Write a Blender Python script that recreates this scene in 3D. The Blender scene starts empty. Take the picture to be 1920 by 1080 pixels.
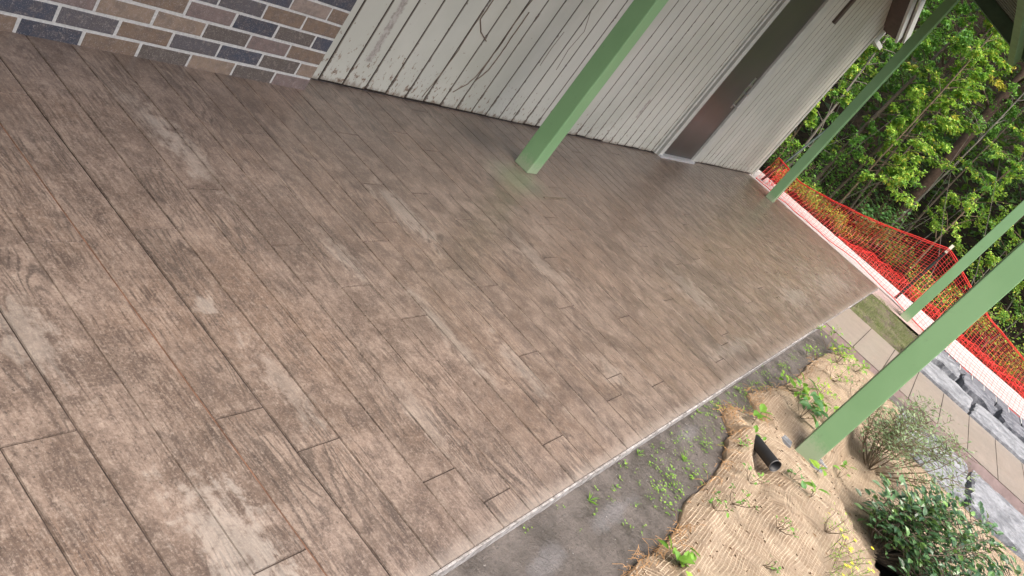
import bpy, bmesh, math, random
from mathutils import Vector, Matrix, noise
R_ = random.Random(7)
sc = bpy.context.scene
col = sc.collection

# ------------------------------------------------------------------ camera, world, sun, exposure
CAM = Vector((0, 0, 1.4))
right = Vector((0.49431566, -0.65039908, 0.57674349))
down = Vector((-0.06836653, -0.69050313, -0.72009127))
fwd = Vector((0.86658989, 0.31652244, -0.38579204))
cd = bpy.data.cameras.new("camera"); cam = bpy.data.objects.new("camera", cd); col.objects.link(cam)
m = Matrix.Identity(4)
for i in range(3):
    m[i][0] = right[i]; m[i][1] = -down[i]; m[i][2] = -fwd[i]; m[i][3] = CAM[i]
cam.matrix_world = m
cd.lens = 28.8; cd.sensor_width = 36; cd.clip_start = 0.02; cd.clip_end = 600
sc.camera = cam

w = bpy.data.worlds.new("World"); sc.world = w; w.use_nodes = True
nt = w.node_tree; bg = nt.nodes['Background']
sky = nt.nodes.new('ShaderNodeTexSky'); sky.sky_type = 'NISHITA'; sky.sun_disc = False
SUN_EL, SUN_AZ = math.radians(64), math.radians(218)
sky.sun_elevation = SUN_EL; sky.sun_rotation = SUN_AZ; sky.air_density = 1.0; sky.dust_density = 6.0; sky.ozone_density = 0.6
nt.links.new(sky.outputs[0], bg.inputs[0]); bg.inputs[1].default_value = 0.15
sl = bpy.data.lights.new("sun", 'SUN'); sl.energy = 1.2; sl.angle = math.radians(35); sl.color = (1, .96, .9)
sun = bpy.data.objects.new("sun", sl); col.objects.link(sun)
# direction towards the sun (Nishita: rotation measured from +Y clockwise)
sd = Vector((math.sin(SUN_AZ) * math.cos(SUN_EL), math.cos(SUN_AZ) * math.cos(SUN_EL), math.sin(SUN_EL)))
sun.rotation_euler = sd.to_track_quat('Z', 'Y').to_euler()
sc.view_settings.view_transform = 'Standard'; sc.view_settings.look = 'None'; sc.view_settings.gamma = 1
sc.view_settings.use_curve_mapping = False
sc.view_settings.exposure = 1.38
sc.cycles.max_bounces = 8; sc.cycles.diffuse_bounces = 5

# ------------------------------------------------------------------ helpers
class MB:
    def __init__(s): s.v = []; s.f = []; s.m = []; s.r = []
    def face(s, pts, mi=0, r=None):
        b = len(s.v); s.v += [tuple(p) for p in pts]; s.f.append(tuple(range(b, b + len(pts)))); s.m.append(mi); s.r.append(R_.random() if r is None else r)
    def box(s, lo, hi, mi=0, r=None, bev=0.0):
        x0, y0, z0 = lo; x1, y1, z1 = hi
        if r is None: r = R_.random()
        P = [(x0,y0,z0),(x1,y0,z0),(x1,y1,z0),(x0,y1,z0),(x0,y0,z1),(x1,y0,z1),(x1,y1,z1),(x0,y1,z1)]
        b = len(s.v); s.v += P
        for q in ((0,3,2,1),(4,5,6,7),(0,1,5,4),(1,2,6,5),(2,3,7,6),(3,0,4,7)):
            s.f.append(tuple(b + i for i in q)); s.m.append(mi); s.r.append(r)
    def tube(s, pts, rad, n=6, mi=0, r=None, cap=True):
        pts = [Vector(p) for p in pts]
        if not isinstance(rad, (list, tuple)): rad = [rad] * len(pts)
        if r is None: r = R_.random()
        b = len(s.v); up = Vector((0.13, 0.21, 1)).normalized()
        for i, p in enumerate(pts):
            t = (pts[min(i + 1, len(pts) - 1)] - pts[max(i - 1, 0)])
            t = t.normalized() if t.length > 1e-7 else Vector((0, 0, 1))
            a = t.cross(up)
            if a.length < .05: a = t.cross(Vector((1, 0, 0)))
            a.normalize(); c = t.cross(a)
            for k in range(n):
                th = 2 * math.pi * k / n
                s.v.append(tuple(p + (a * math.cos(th) + c * math.sin(th)) * rad[i]))
        for i in range(len(pts) - 1):
            for k in range(n):
                s.f.append((b + i*n + k, b + i*n + (k+1) % n, b + (i+1)*n + (k+1) % n, b + (i+1)*n + k)); s.m.append(mi); s.r.append(r)
        if cap:
            s.f.append(tuple(b + k for k in range(n))[::-1]); s.m.append(mi); s.r.append(r)
            s.f.append(tuple(b + (len(pts)-1)*n + k for k in range(n))); s.m.append(mi); s.r.append(r)
    def leaf(s, p, d, nrm, L, W, mi=0, r=None, six=False):
        # a folded leaf: p base, d direction, nrm rough normal
        if r is None: r = R_.random()
        d = d.normalized(); sd_ = d.cross(nrm)
        if sd_.length < .01: sd_ = d.cross(Vector((.3, .9, .2)))
        sd_.normalize(); n = sd_.cross(d).normalized()
        b = len(s.v)
        if not six:
            s.v += [tuple(p), tuple(p + d*L*.45 + sd_*W*.5 + n*W*.15), tuple(p + d*L - n*L*.12), tuple(p + d*L*.45 - sd_*W*.5 + n*W*.15)]
            s.f += [(b, b+1, b+2), (b, b+2, b+3)]; s.m += [mi]*2; s.r += [r]*2
        else:
            s.v += [tuple(p), tuple(p + d*L*.28 + sd_*W*.42 + n*W*.12), tuple(p + d*L*.65 + sd_*W*.4 + n*W*.1 - n*L*.03), tuple(p + d*L - n*L*.16),
                    tuple(p + d*L*.65 - sd_*W*.4 + n*W*.1 - n*L*.03), tuple(p + d*L*.28 - sd_*W*.42 + n*W*.12), tuple(p + d*L*.5 - n*L*.01)]
            s.f += [(b, b+1, b+6), (b+1, b+2, b+6), (b+2, b+3, b+6), (b+3, b+4, b+6), (b+4, b+5, b+6), (b+5, b, b+6)]; s.m += [mi]*6; s.r += [r]*6
    def build(s, name, mats, parent=None, smooth=False):
        me = bpy.data.meshes.new(name); me.from_pydata(s.v, [], s.f)
        if not isinstance(mats, (list, tuple)): mats = [mats]
        for q in mats: me.materials.append(q)
        me.polygons.foreach_set('material_index', s.m)
        if smooth: me.polygons.foreach_set('use_smooth', [True] * len(s.f))
        at = me.attributes.new('rnd', 'FLOAT', 'FACE'); at.data.foreach_set('value', s.r)
        me.update()
        o = bpy.data.objects.new(name, me); col.objects.link(o)
        if parent:
            o.parent = parent; o.matrix_parent_inverse = Matrix.Identity(4)
            pm = parent_world(parent)
            o.matrix_basis = Matrix.Translation(-pm)
        return o
def parent_world(o):
    v = Vector((0, 0, 0))
    while o: v += o.location; o = o.parent
    return v
def empty(name, loc=(0, 0, 0)):
    o = bpy.data.objects.new(name, None); o.location = loc; col.objects.link(o); o.empty_display_size = .1; return o
def tag(o, label=None, cat=None, group=None, kind=None):
    if label: o['label'] = label
    if cat: o['category'] = cat
    if group: o['group'] = group
    if kind: o['kind'] = kind
    return o
def struct(o): o['kind'] = 'structure'; return o
def nz(x, y, z=0.0, s=1.0): return noise.noise(Vector((x*s + 3.1, y*s + 7.7, z*s + 1.3)))

# ------------------------------------------------------------------ material helper
class Mt:
    def __init__(s, name, rough=.6, spec=.5):
        s.m = bpy.data.materials.new(name); s.m.use_nodes = True; s.t = s.m.node_tree; s.N = s.t.nodes; s.L = s.t.links
        s.b = s.N['Principled BSDF']; s.b.inputs['Roughness'].default_value = rough
        s.b.inputs['Specular IOR Level'].default_value = spec
        s.tc = s.N.new('ShaderNodeTexCoord')
        g = s.N.new('ShaderNodeNewGeometry'); s.pos = g.outputs['Position']; s.geo = g
    def set(s, k, v):
        if hasattr(v, 'links'): s.L.new(v, s.b.inputs[k])
        else: s.b.inputs[k].default_value = v if not isinstance(v, tuple) or len(v) == 4 else (*v, 1)
    def rnd(s):
        a = s.N.new('ShaderNodeAttribute'); a.attribute_name = 'rnd'; return a.outputs['Fac']
    def inp(s, sock, v):
        if v is None: return
        if hasattr(v, 'links'): s.L.new(v, sock)
        elif isinstance(v, tuple) and len(v) == 3 and sock.type == 'RGBA': sock.default_value = (*v, 1)
        else: sock.default_value = v
    def math(s, op, a, b=0.0, c=None, clamp=False):
        n = s.N.new('ShaderNodeMath'); n.operation = op; n.use_clamp = clamp
        s.inp(n.inputs[0], a); s.inp(n.inputs[1], b); s.inp(n.inputs[2], c); return n.outputs[0]
    def vmath(s, op, a, b=None):
        n = s.N.new('ShaderNodeVectorMath'); n.operation = op; s.inp(n.inputs[0], a); s.inp(n.inputs[1], b)
        return n.outputs['Value'] if op in ('LENGTH', 'DISTANCE', 'DOT_PRODUCT') else n.outputs[0]
    def sep(s, v):
        n = s.N.new('ShaderNodeSeparateXYZ'); s.L.new(v, n.inputs[0]); return n.outputs
    def comb(s, x, y, z):
        n = s.N.new('ShaderNodeCombineXYZ'); s.inp(n.inputs[0], x); s.inp(n.inputs[1], y); s.inp(n.inputs[2], z); return n.outputs[0]
    def noise(s, vec, scale=5, detail=4, rough=.55, dist=0, color=False):
        n = s.N.new('ShaderNodeTexNoise'); s.inp(n.inputs['Vector'], vec); s.inp(n.inputs['Scale'], scale)
        n.inputs['Detail'].default_value = detail; n.inputs['Roughness'].default_value = rough; n.inputs['Distortion'].default_value = dist
        return n.outputs[1 if color else 0]
    def voro(s, vec, scale, feat='F1', out=0, rnd=1.0):
        n = s.N.new('ShaderNodeTexVoronoi'); n.feature = feat; s.inp(n.inputs['Vector'], vec); n.inputs['Scale'].default_value = scale
        n.inputs['Randomness'].default_value = rnd; return n.outputs[out]
    def ramp(s, f, stops, interp='LINEAR'):
        n = s.N.new('ShaderNodeValToRGB'); s.inp(n.inputs[0], f); cr = n.color_ramp; cr.interpolation = interp
        while len(cr.elements) < len(stops): cr.elements.new(.5)
        for e, (p, c) in zip(cr.elements, stops):
            e.position = p; e.color = (c, c, c, 1) if not isinstance(c, tuple) else (*c, 1)
        return n.outputs[0]
    def mix(s, f, a, b, mode='MIX'):
        n = s.N.new('ShaderNodeMix'); n.data_type = 'RGBA'; n.blend_type = mode
        s.inp(n.inputs[0], f); s.inp(n.inputs[6], a); s.inp(n.inputs[7], b); return n.outputs[2]
    def bump(s, h, strength=.5, dist=.01):
        n = s.N.new('ShaderNodeBump'); n.inputs['Strength'].default_value = strength; n.inputs['Distance'].default_value = dist
        s.L.new(h, n.inputs['Height']); s.L.new(n.outputs[0], s.b.inputs['Normal'])
    def mapr(s, v, a, b, c=0.0, d=1.0):
        n = s.N.new('ShaderNodeMapRange'); n.interpolation_type = 'SMOOTHSTEP'; s.inp(n.inputs[0], v)
        for i, q in enumerate((a, b, c, d)): n.inputs[i+1].default_value = q
        return n.outputs[0]

def simple(name, c, rough=.6, spec=.4, var=.25, scale=8, bump=0, metal=0, bscale=60):
    M = Mt(name, rough, spec)
    n = M.noise(M.pos, scale, 5, .6)
    M.set('Base Color', M.ramp(n, [(.3, tuple(k*(1-var) for k in c)), (.7, tuple(min(1, k*(1+var)) for k in c))]))
    if bump: M.bump(M.noise(M.pos, bscale, 5, .6), bump, .01)
    M.b.inputs['Metallic'].default_value = metal
    return M.m

# -- stamped, stained concrete imitating boards; axis = which way the boards run ('y' or 'x')
def stamped(name, boards_y=True, pale=0.0):
    M = Mt(name, .45, .5); r = M.rnd()
    x, y, z = M.sep(M.pos)
    if not boards_y: x, y = y, x
    oy = M.math('MULTIPLY', r, 41.0); ox = M.math('MULTIPLY', r, 17.0)
    bx = M.math('ADD', x, ox); by = M.math('ADD', y, oy)
    wob = M.noise(M.comb(bx, by, 0.0), 3.0, 3, .5)
    bx2 = M.math('ADD', bx, M.math('MULTIPLY', wob, .03))
    g1 = M.noise(M.comb(M.math('MULTIPLY', bx2, 150.0), M.math('MULTIPLY', by, 7.0), 0.0), 1.0, 6, .65)
    g2 = M.noise(M.comb(M.math('MULTIPLY', bx2, 48.0), M.math('MULTIPLY', by, 5.0), 3.0), 1.0, 5, .6)
    ring = M.noise(M.comb(M.math('MULTIPLY', bx, 9.0), M.math('MULTIPLY', by, 1.25), 9.0), 1.0, 2, .4, .35)
    rg = M.math('SINE', M.math('MULTIPLY', ring, 105.0))
    rg = M.mapr(rg, .1, .95)
    rmask = M.mapr(M.noise(M.comb(bx, by, 5.0), 2.2, 2, .5), .45, .62)
    rg = M.math('MULTIPLY', rg, rmask)
    blot = M.noise(M.pos, 4.2, 10, .72, .5)
    iso = M.noise(M.pos, 15.0, 8, .74, .4)
    blot2 = M.noise(M.comb(M.math('MULTIPLY', bx, 24.0), M.math('MULTIPLY', by, 13.0), 1.0), 1.0, 8, .78)
    cb = M.noise(M.pos, 1.3, 4, .6)
    base = M.mix(M.mapr(blot, .40, .60), (.165, .124, .103), (.30, .238, .205))
    base = M.mix(M.math('MULTIPLY', M.mapr(cb, .45, .62), .38), base, (.31, .215, .16))
    base = M.mix(M.math('MULTIPLY', M.mapr(iso, .49, .62), .58), base, (.105, .080, .070))
    base = M.mix(M.math('MULTIPLY', M.mapr(iso, .47, .36), .34), base, (.40, .335, .29))
    base = M.mix(M.math('MULTIPLY', M.mapr(blot2, .50, .62), .42), base, (.095, .072, .063))
    base = M.mix(M.math('MULTIPLY', M.mapr(blot2, .46, .36), .25), base, (.42, .36, .32))
    gm = M.mapr(M.noise(M.pos, 2.6, 5, .65), .36, .60)
    base = M.mix(M.math('MULTIPLY', M.math('MULTIPLY', M.mapr(g2, .52, .66), .50), gm), base, (.085, .064, .056))
    base = M.mix(M.math('MULTIPLY', M.math('MULTIPLY', M.mapr(g1, .51, .62), .78), gm), base, (.075, .057, .050))
    base = M.mix(M.math('MULTIPLY', M.math('MULTIPLY', M.mapr(g1, .49, .36), .34), gm), base, (.43, .37, .325))
    base = M.mix(M.math('MULTIPLY', rg, .70), base, (.080, .063, .056))
    sp = M.noise(M.comb(M.math('MULTIPLY', x, 120.0), M.math('MULTIPLY', y, 70.0), 0.0), 1.0, 4, .7)
    spm = M.mapr(M.noise(M.pos, 6, 4, .6), .42, .58)
    base = M.mix(M.math('MULTIPLY', M.math('MULTIPLY', M.mapr(sp, .56, .66), .75), spm), base, (.055, .043, .038))
    fine = M.noise(M.pos, 150, 5, .75)
    grit = M.noise(M.comb(M.math('MULTIPLY', x, 62.0), M.math('MULTIPLY', y, 34.0), 7.0), 1.0, 7, .8)
    base = M.mix(M.math('MULTIPLY', M.mapr(grit, .50, .64), .46), base, (.085, .064, .055))
    base = M.mix(M.math('MULTIPLY', M.mapr(grit, .47, .36), .40), base, (.50, .43, .38))
    base = M.mix(M.math('MULTIPLY', M.mapr(fine, .52, .66), .45), base, (.50, .44, .40))
    base = M.mix(M.math('MULTIPLY', M.mapr(fine, .47, .36), .45), base, (.06, .047, .042))
    # whitish bloom in patches of its own
    if pale == 0:
        for (px, py, rx, ry, a) in [(1.18,.56,.10,.20,.75),(1.93,1.96,.07,.20,.5),(1.88,2.1,.06,.2,.4),(2.86,1.64,.09,.22,.5),(1.04,1.19,.07,.14,.5),(2.0,.68,.05,.14,.3),
                                    (2.25,1.4,.05,.15,.4),(2.7,.75,.06,.2,.4),(3.6,1.3,.1,.25,.3),(2.45,.98,.05,.25,.45),(5.2,.9,.2,.25,.4),(7.5,.6,.5,.12,.5),(1.6,.95,.05,.2,.4),(3.3,.6,.1,.1,.35),
                                    (1.55,1.24,.03,.04,.7),(5.0,.45,.6,.06,.4),(9.5,.6,1.2,.2,.4)]:
            dx = M.math('DIVIDE', M.math('SUBTRACT', x, px), rx); dy = M.math('DIVIDE', M.math('SUBTRACT', y, py), ry)
            d = M.math('SQRT', M.math('ADD', M.math('MULTIPLY', dx, dx), M.math('MULTIPLY', dy, dy)))
            d = M.math('ADD', d, M.math('MULTIPLY', M.math('SUBTRACT', iso, .5), 4.5))
            d = M.math('ADD', d, M.math('MULTIPLY', M.math('SUBTRACT', g2, .5), 2.2))
            k = M.math('MULTIPLY', M.mapr(d, 1.15, .3), a*.55)
            base = M.mix(k, base, (.50, .475, .45))
        # worn edge strip, first post's reflection painted as a green wash
        ed = M.mapr(M.math('ADD', y, M.math('MULTIPLY', blot2, .10)), .385, .33)
        base = M.mix(M.math('MULTIPLY', ed, .4), base, (.47, .43, .40))
        dx = M.math('SUBTRACT', x, 4.3); dy = M.math('MULTIPLY', M.math('SUBTRACT', y, 1.98), 1.5)
        d = M.math('SQRT', M.math('ADD', M.math('MULTIPLY', dx, dx), M.math('MULTIPLY', dy, dy)))
        d = M.math('ADD', d, M.math('MULTIPLY', M.math('SUBTRACT', blot2, .5), .35))
        base = M.mix(M.math('MULTIPLY', M.mapr(d, .36, .05), .45), base, (.24, .30, .20))
        dx = M.math('SUBTRACT', x, 4.35); dy = M.math('SUBTRACT', y, 2.36)
        d = M.math('SQRT', M.math('ADD', M.math('MULTIPLY', M.math('MULTIPLY', dx, dx), .4), M.math('MULTIPLY', dy, dy)))
        d = M.math('ADD', d, M.math('MULTIPLY', M.math('SUBTRACT', blot2, .5), .3))
        base = M.mix(M.math('MULTIPLY', M.mapr(d, .2, .05), .6), base, (.07, .055, .05))
    else:
        base = M.mix(pale, base, (.50, .46, .425))
    M.set('Base Color', M.mix(1.0, base, (.69, .66, .615), 'MULTIPLY'))
    M.set('Roughness', M.ramp(M.noise(M.pos, 5, 6, .65), [(.35, .36), (.65, .52)]))
    M.b.inputs['Coat Weight'].default_value = .38; M.b.inputs['Coat Roughness'].default_value = .34
    h = M.math('SUBTRACT', M.math('MULTIPLY', g1, .7), M.math('ADD', M.math('MULTIPLY', rg, .5), M.math('MULTIPLY', g2, .5)))
    h = M.math('ADD', h, M.math('MULTIPLY', sp, -.4))
    M.bump(h, .42, .003)
    return M.m

mat_slab = stamped('stamped_concrete')
mat_walk = stamped('stamped_walkway_concrete', False, .55)
mat_groove = simple('joint_dark', (.042, .032, .027), .8, .2, .6, 7)
mat_rust = simple('joint_rusty', (.12, .066, .044), .8, .2, .6, 9)
M = Mt('slab_edge_concrete', .8, .3)
mat_edge_n = M.noise(M.pos, 30, 6, .7)
M.set('Base Color', M.ramp(mat_edge_n, [(.35, (.13, .12, .11)), (.5, (.33, .31, .30)), (.68, (.50, .49, .48))])); M.bump(M.noise(M.pos, 90, 5, .7), .7, .01); mat_edge = M.m

# bricks
M = Mt('brick_faces', .62, .35); r = M.rnd()
c = M.ramp(r, [(0, (.042, .046, .062)), (.18, (.165, .115, .08)), (.30, (.225, .165, .12)), (.40, (.085, .078, .083)), (.58, (.165, .122, .11)), (.66, (.050, .055, .074)), (.82, (.245, .19, .155)), (.92, (.095, .078, .066))], 'CONSTANT')
n1 = M.noise(M.pos, 24, 6, .65); c = M.mix(M.mapr(n1, .4, .65, 0.0, .45), c, (.09, .075, .07)); c = M.mix(M.mapr(M.noise(M.pos, 55, 6, .7), .52, .68, 0.0, .4), c, (.30, .25, .22))
n2 = M.noise(M.pos, 300, 3, .6); c = M.mix(M.math('MULTIPLY', M.mapr(n2, .58, .68), .55), c, (.42, .38, .35))
M.set('Base Color', c); M.bump(M.noise(M.pos, 190, 5, .7), .5, .004); mat_brick = M.m
M = Mt('mortar', .9, .2); M.set('Base Color', M.ramp(M.noise(M.pos, 120, 4, .6), [(.3, (.40, .39, .365)), (.7, (.57, .56, .53))])); M.bump(M.noise(M.pos, 350, 4, .7), .8, .004); mat_mortar = M.m

# painted siding
def siding_mat():
    M = Mt('weathered_siding_paint', .5, .35)
    x, y, z = M.sep(M.pos); r = M.rnd()
    big = M.noise(M.pos, 1.2, 4, .55)
    c = M.mix(M.mapr(big, .35, .65), (.395, .392, .335), (.485, .475, .415))
    c = M.mix(M.math('MULTIPLY', r, .25), c, (.50, .48, .40))
    st = M.noise(M.comb(M.math('MULTIPLY', x, 60.0), 0.0, M.math('MULTIPLY', z, 2.5)), 1, 5, .6)
    c = M.mix(M.math('MULTIPLY', M.mapr(st, .55, .75), .3), c, (.40, .38, .31))
    # flaking: more near the ground
    low = M.mapr(z, .55, 0.0)
    fl = M.noise(M.comb(M.math('MULTIPLY', x, 38.0), 0.0, M.math('MULTIPLY', z, 22.0)), 1, 7, .68)
    nearx = M.mapr(x, 5.2, 3.0, 0.0, .03)
    th = M.math('SUBTRACT', M.math('ADD', fl, nearx), M.math('MULTIPLY', low, -.11))
    k = M.mapr(th, .685, .70)
    peel = M.mix(M.mapr(M.noise(M.pos, 50, 4, .6), .4, .6), (.16, .105, .07), (.30, .25, .20))
    c = M.mix(k, c, peel)
    bot = M.math('ADD', z, M.math('MULTIPLY', M.noise(M.comb(M.math('MULTIPLY', x, 30.0), 0.0, M.math('MULTIPLY', z, 5.0)), 1, 4, .6), -.12))
    c = M.mix(M.math('MULTIPLY', M.mapr(bot, -.02, -.05), .6), c, (.13, .085, .055))
    # three long flaked streaks, bare brown timber
    for (sx, z0, z1, wd) in [(3.412, .16, 2.2, .024), (7.02, .30, .52, .024)]:
        nn = M.noise(M.comb(0.0, 0.0, M.math('MULTIPLY', z, 14.0)), 1, 6, .7)
        dx = M.math('ABSOLUTE', M.math('SUBTRACT', M.math('ADD', x, M.math('MULTIPLY', M.math('SUBTRACT', nn, .5), -.12)), sx))
        kx = M.mapr(M.math('SUBTRACT', dx, M.math('MULTIPLY', M.noise(M.pos, 45, 5, .7), .03)), wd - .008, wd - .016 - .008)
        kz = M.math('MULTIPLY', M.mapr(z, z0, z0 + .02), M.mapr(z, z1, z1 - .02))
        c = M.mix(M.math('MULTIPLY', M.math('MULTIPLY', kx, kz), .9), c, M.mix(M.mapr(fl, .4, .6), (.22, .19, .165), (.38, .35, .31)))
    # bare timber plus painted groove shade along the grooves, wider towards the ground
    for (o_, lo, hi) in ((3.155, 2.9, 8.03), (9.5, 9.45, 12.3)):
        ph = M.math('SUBTRACT', M.math('FRACT', M.math('ADD', M.math('DIVIDE', M.math('SUBTRACT', x, o_), .1775), 20.5)), .5)
        gd = M.math('MULTIPLY', M.math('ABSOLUTE', ph), .1775)
        gn_ = M.noise(M.comb(M.math('MULTIPLY', x, 9.0), 0.0, M.math('MULTIPLY', z, 9.0)), 1, 7, .72)
        wid = M.math('ADD', M.math('ADD', .0088, M.math('MULTIPLY', M.mapr(gn_, .54, .70), .011)), M.math('MULTIPLY', M.math('MULTIPLY', M.mapr(z, .22, .0), M.mapr(gn_, .48, .66)), .022))
        kk = M.math('MULTIPLY', M.mapr(M.math('SUBTRACT', wid, gd), 0.0, .0015), M.math('MULTIPLY', M.math('GREATER_THAN', x, lo), M.math('LESS_THAN', x, hi)))
        c = M.mix(M.math('MULTIPLY', kk, .85), c, (.10, .072, .055))
    M.set('Base Color', c)
    M.bump(M.math('SUBTRACT', M.math('MULTIPLY', st, .3), k), .35, .004)
    return M.m
mat_siding = siding_mat()
mat_gap = simple('siding_gap', (.035, .027, .022), .9, .1, .4, 30)
mat_trim = simple('trim_paint', (.42, .415, .37), .5, .35, .12, 6, .2)
mat_white = simple('white_paint', (.44, .45, .43), .45, .4, .06, 4)
mat_soffit = simple('brown_soffit', (.085, .065, .055), .7, .2, .2, 6)
M = Mt('bronze_door_paint', .33, .5)
M.set('Base Color', M.ramp(M.noise(M.pos, 2.5, 4, .5), [(.35, (.048, .041, .038)), (.65, (.066, .054, .050))])); mat_door = M.m
mat_steel = simple('brushed_steel', (.62, .62, .62), .3, .5, .08, 20, 0, 1)
mat_alu = simple('aluminium_sill', (.75, .76, .78), .35, .5, .12, 50, .2, .6)
# green posts
M = Mt('green_post_paint', .38, .45)
gn = M.noise(M.pos, 3, 4, .5); sc_ = M.noise(M.pos, 70, 5, .65)
c = M.mix(M.mapr(gn, .35, .65), (.16, .295, .14), (.18, .32, .158))
c = M.mix(M.math('MULTIPLY', M.mapr(sc_, .64, .72), .4), c, (.22, .36, .21))
c = M.mix(M.math('MULTIPLY', M.mapr(M.noise(M.pos, 16, 7, .75), .58, .70), .22), c, (.10, .14, .08))
x_, y_, z_ = M.sep(M.pos)
c = M.mix(M.math('MULTIPLY', M.mapr(M.math('ADD', z_, M.math('MULTIPLY', sc_, -.22)), .0, -.09), .55), c, (.34, .36, .26))
M.set('Base Color', c); M.bump(M.noise(M.pos, 60, 3, .5), .06, .004); mat_post = M.m
mat_roofgreen = simple('dark_green_timber', (.05, .085, .05), .6, .3, .2, 6)
mat_roof_lit = simple('green_beam_outside_lit', (.12, .2, .09), .5, .3, .15, 6)  # lighter green: outside light on the beam put into its colour
mat_roofdeck = simple('ribbed_roof_deck', (.13, .14, .11), .6, .3, .15, 6)

# earth, jute, stone
M = Mt('wet_mud', .5, .5)
n1 = M.noise(M.pos, 7, 9, .7); n2 = M.noise(M.pos, 55, 6, .7)
c = M.mix(M.mapr(n1, .35, .65), (.058, .049, .042), (.115, .099, .088))
c = M.mix(M.math('MULTIPLY', M.mapr(n2, .5, .7), .6), c, (.045, .039, .034))
x_, y_, z_ = M.sep(M.pos)
for (px, py, rx, ry, a) in [(2.6, .13, .20, .04, .35), (2.1, .14, .12, .04, .3), (3.6, .2, .15, .04, .3)]:
    dx = M.math('DIVIDE', M.math('SUBTRACT', x_, px), rx); dy = M.math('DIVIDE', M.math('SUBTRACT', y_, py), ry)
    d = M.math('ADD', M.math('SQRT', M.math('ADD', M.math('MULTIPLY', dx, dx), M.math('MULTIPLY', dy, dy))), M.math('MULTIPLY', M.math('SUBTRACT', n1, .5), 3.0))
    c = M.mix(M.math('MULTIPLY', M.mapr(d, 1.2, .3), a), c, (.22, .215, .225))  # puddle patches, their pale reflection put into the mud colour
M.set('Base Color', c); M.set('Roughness', M.ramp(n1, [(.4, .35), (.6, .75)]))
M.bump(M.math('ADD', n1, M.math('MULTIPLY', n2, .5)), .9, .02); mat_mud = M.m
M = Mt('coir_fibre', .85, .15)
fb = M.noise(M.pos, 75, 8, .8, 2.5)
bl = M.noise(M.pos, 4.5, 5, .6)
c = M.mix(M.mapr(bl, .35, .65), (.345, .255, .172), (.41, .315, .22))
c = M.mix(M.math('MULTIPLY', M.mapr(fb, .50, .62), .65), c, (.22, .13, .075))
c = M.mix(M.math('MULTIPLY', M.mapr(fb, .48, .34), .5), c, (.55, .46, .37))
M.set('Base Color', c); M.bump(fb, 1.0, .016); mat_coir = M.m
mat_strand = simple('jute_strand', (.48, .39, .285), .85, .15, .35, 14)
def rock(name, a, b, white=.5):
    M = Mt(name, .75, .3)
    n1 = M.noise(M.pos, 6, 9, .72, .4); n2 = M.noise(M.pos, 34, 6, .7)
    c = M.mix(M.mapr(n1, .38, .62), a, b)
    c = M.mix(M.math('MULTIPLY', M.mapr(n2, .52, .68), white), c, (.44, .45, .46))
    c = M.mix(M.math('MULTIPLY', M.mapr(n2, .46, .34), .5), c, tuple(k*.5 for k in a))
    M.set('Base Color', M.mix(1.0, c, (.86, .86, .86), 'MULTIPLY')); M.bump(M.math('ADD', n1, M.math('MULTIPLY', n2, .4)), .7, .02); return M.m
mat_blue = rock('bluestone', (.15, .157, .17), (.29, .30, .315))
mat_rockd = rock('grey_rock', (.09, .095, .11), (.22, .225, .245), .3)
mat_gbrick = rock('grey_edging_brick', (.10, .105, .12), (.17, .175, .195), .25)
M = Mt('pale_concrete', .8, .3); M.set('Base Color', M.ramp(M.noise(M.pos, 9, 8, .7), [(.3, (.37, .335, .325)), (.7, (.50, .465, .455))])); M.bump(M.noise(M.pos, 120, 5, .7), .4, .005); mat_pale = M.m
mat_pink = simple('brown_pink_concrete', (.36, .27, .25), .8, .3, .2, 12, .4)
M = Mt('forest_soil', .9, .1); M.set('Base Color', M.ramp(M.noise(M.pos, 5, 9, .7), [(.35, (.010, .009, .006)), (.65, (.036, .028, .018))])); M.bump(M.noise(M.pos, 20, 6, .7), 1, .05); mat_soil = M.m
M = Mt('verge_soil', .9, .1); M.set('Base Color', M.ramp(M.noise(M.pos, 4, 9, .7), [(.4, (.13, .15, .06)), (.5, (.17, .155, .10)), (.56, (.13, .105, .085))])); M.bump(M.noise(M.pos, 60, 6, .7), 1, .03); mat_verge = M.m

def leafmat(name, stops, trans=.35, rough=.45, spec=.4):
    M = Mt(name, rough, spec); r = M.rnd()
    c = M.ramp(r, stops); n = M.noise(M.pos, 40, 3, .6); c = M.mix(.35, c, M.ramp(n, [(.3, .3), (.7, .7)]), 'OVERLAY')
    M.set('Base Color', c)
    tr = M.N.new('ShaderNodeBsdfTranslucent'); M.L.new(M.mix(.5, c, (.25, .42, .05)), tr.inputs[0])
    ms = M.N.new('ShaderNodeMixShader'); ms.inputs[0].default_value = trans
    M.L.new(M.b.outputs[0], ms.inputs[1]); M.L.new(tr.outputs[0], ms.inputs[2])
    M.L.new(ms.outputs[0], M.N['Material Output'].inputs[0]); return M.m
lf_mid = leafmat('leaf_mid', [(0, (.05, .15, .032)), (.5, (.12, .30, .052)), (1, (.25, .50, .085))], .42)
lf_lime = leafmat('leaf_lime', [(0, (.12, .28, .04)), (.5, (.27, .48, .065)), (.86, (.46, .64, .10)), (1, (.72, .60, .09))], .45)
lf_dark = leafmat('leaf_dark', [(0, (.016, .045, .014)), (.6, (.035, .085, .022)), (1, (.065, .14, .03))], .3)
lf_yel = leafmat('leaf_yellow', [(0, (.25, .28, .04)), (.5, (.45, .42, .06)), (1, (.60, .45, .05))], .4)
lf_gloss = leafmat('leaf_glossy', [(0, (.030, .072, .034)), (.55, (.062, .135, .058)), (.9, (.12, .235, .085)), (1, (.16, .30, .06))], .22, .3, .6)
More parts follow.
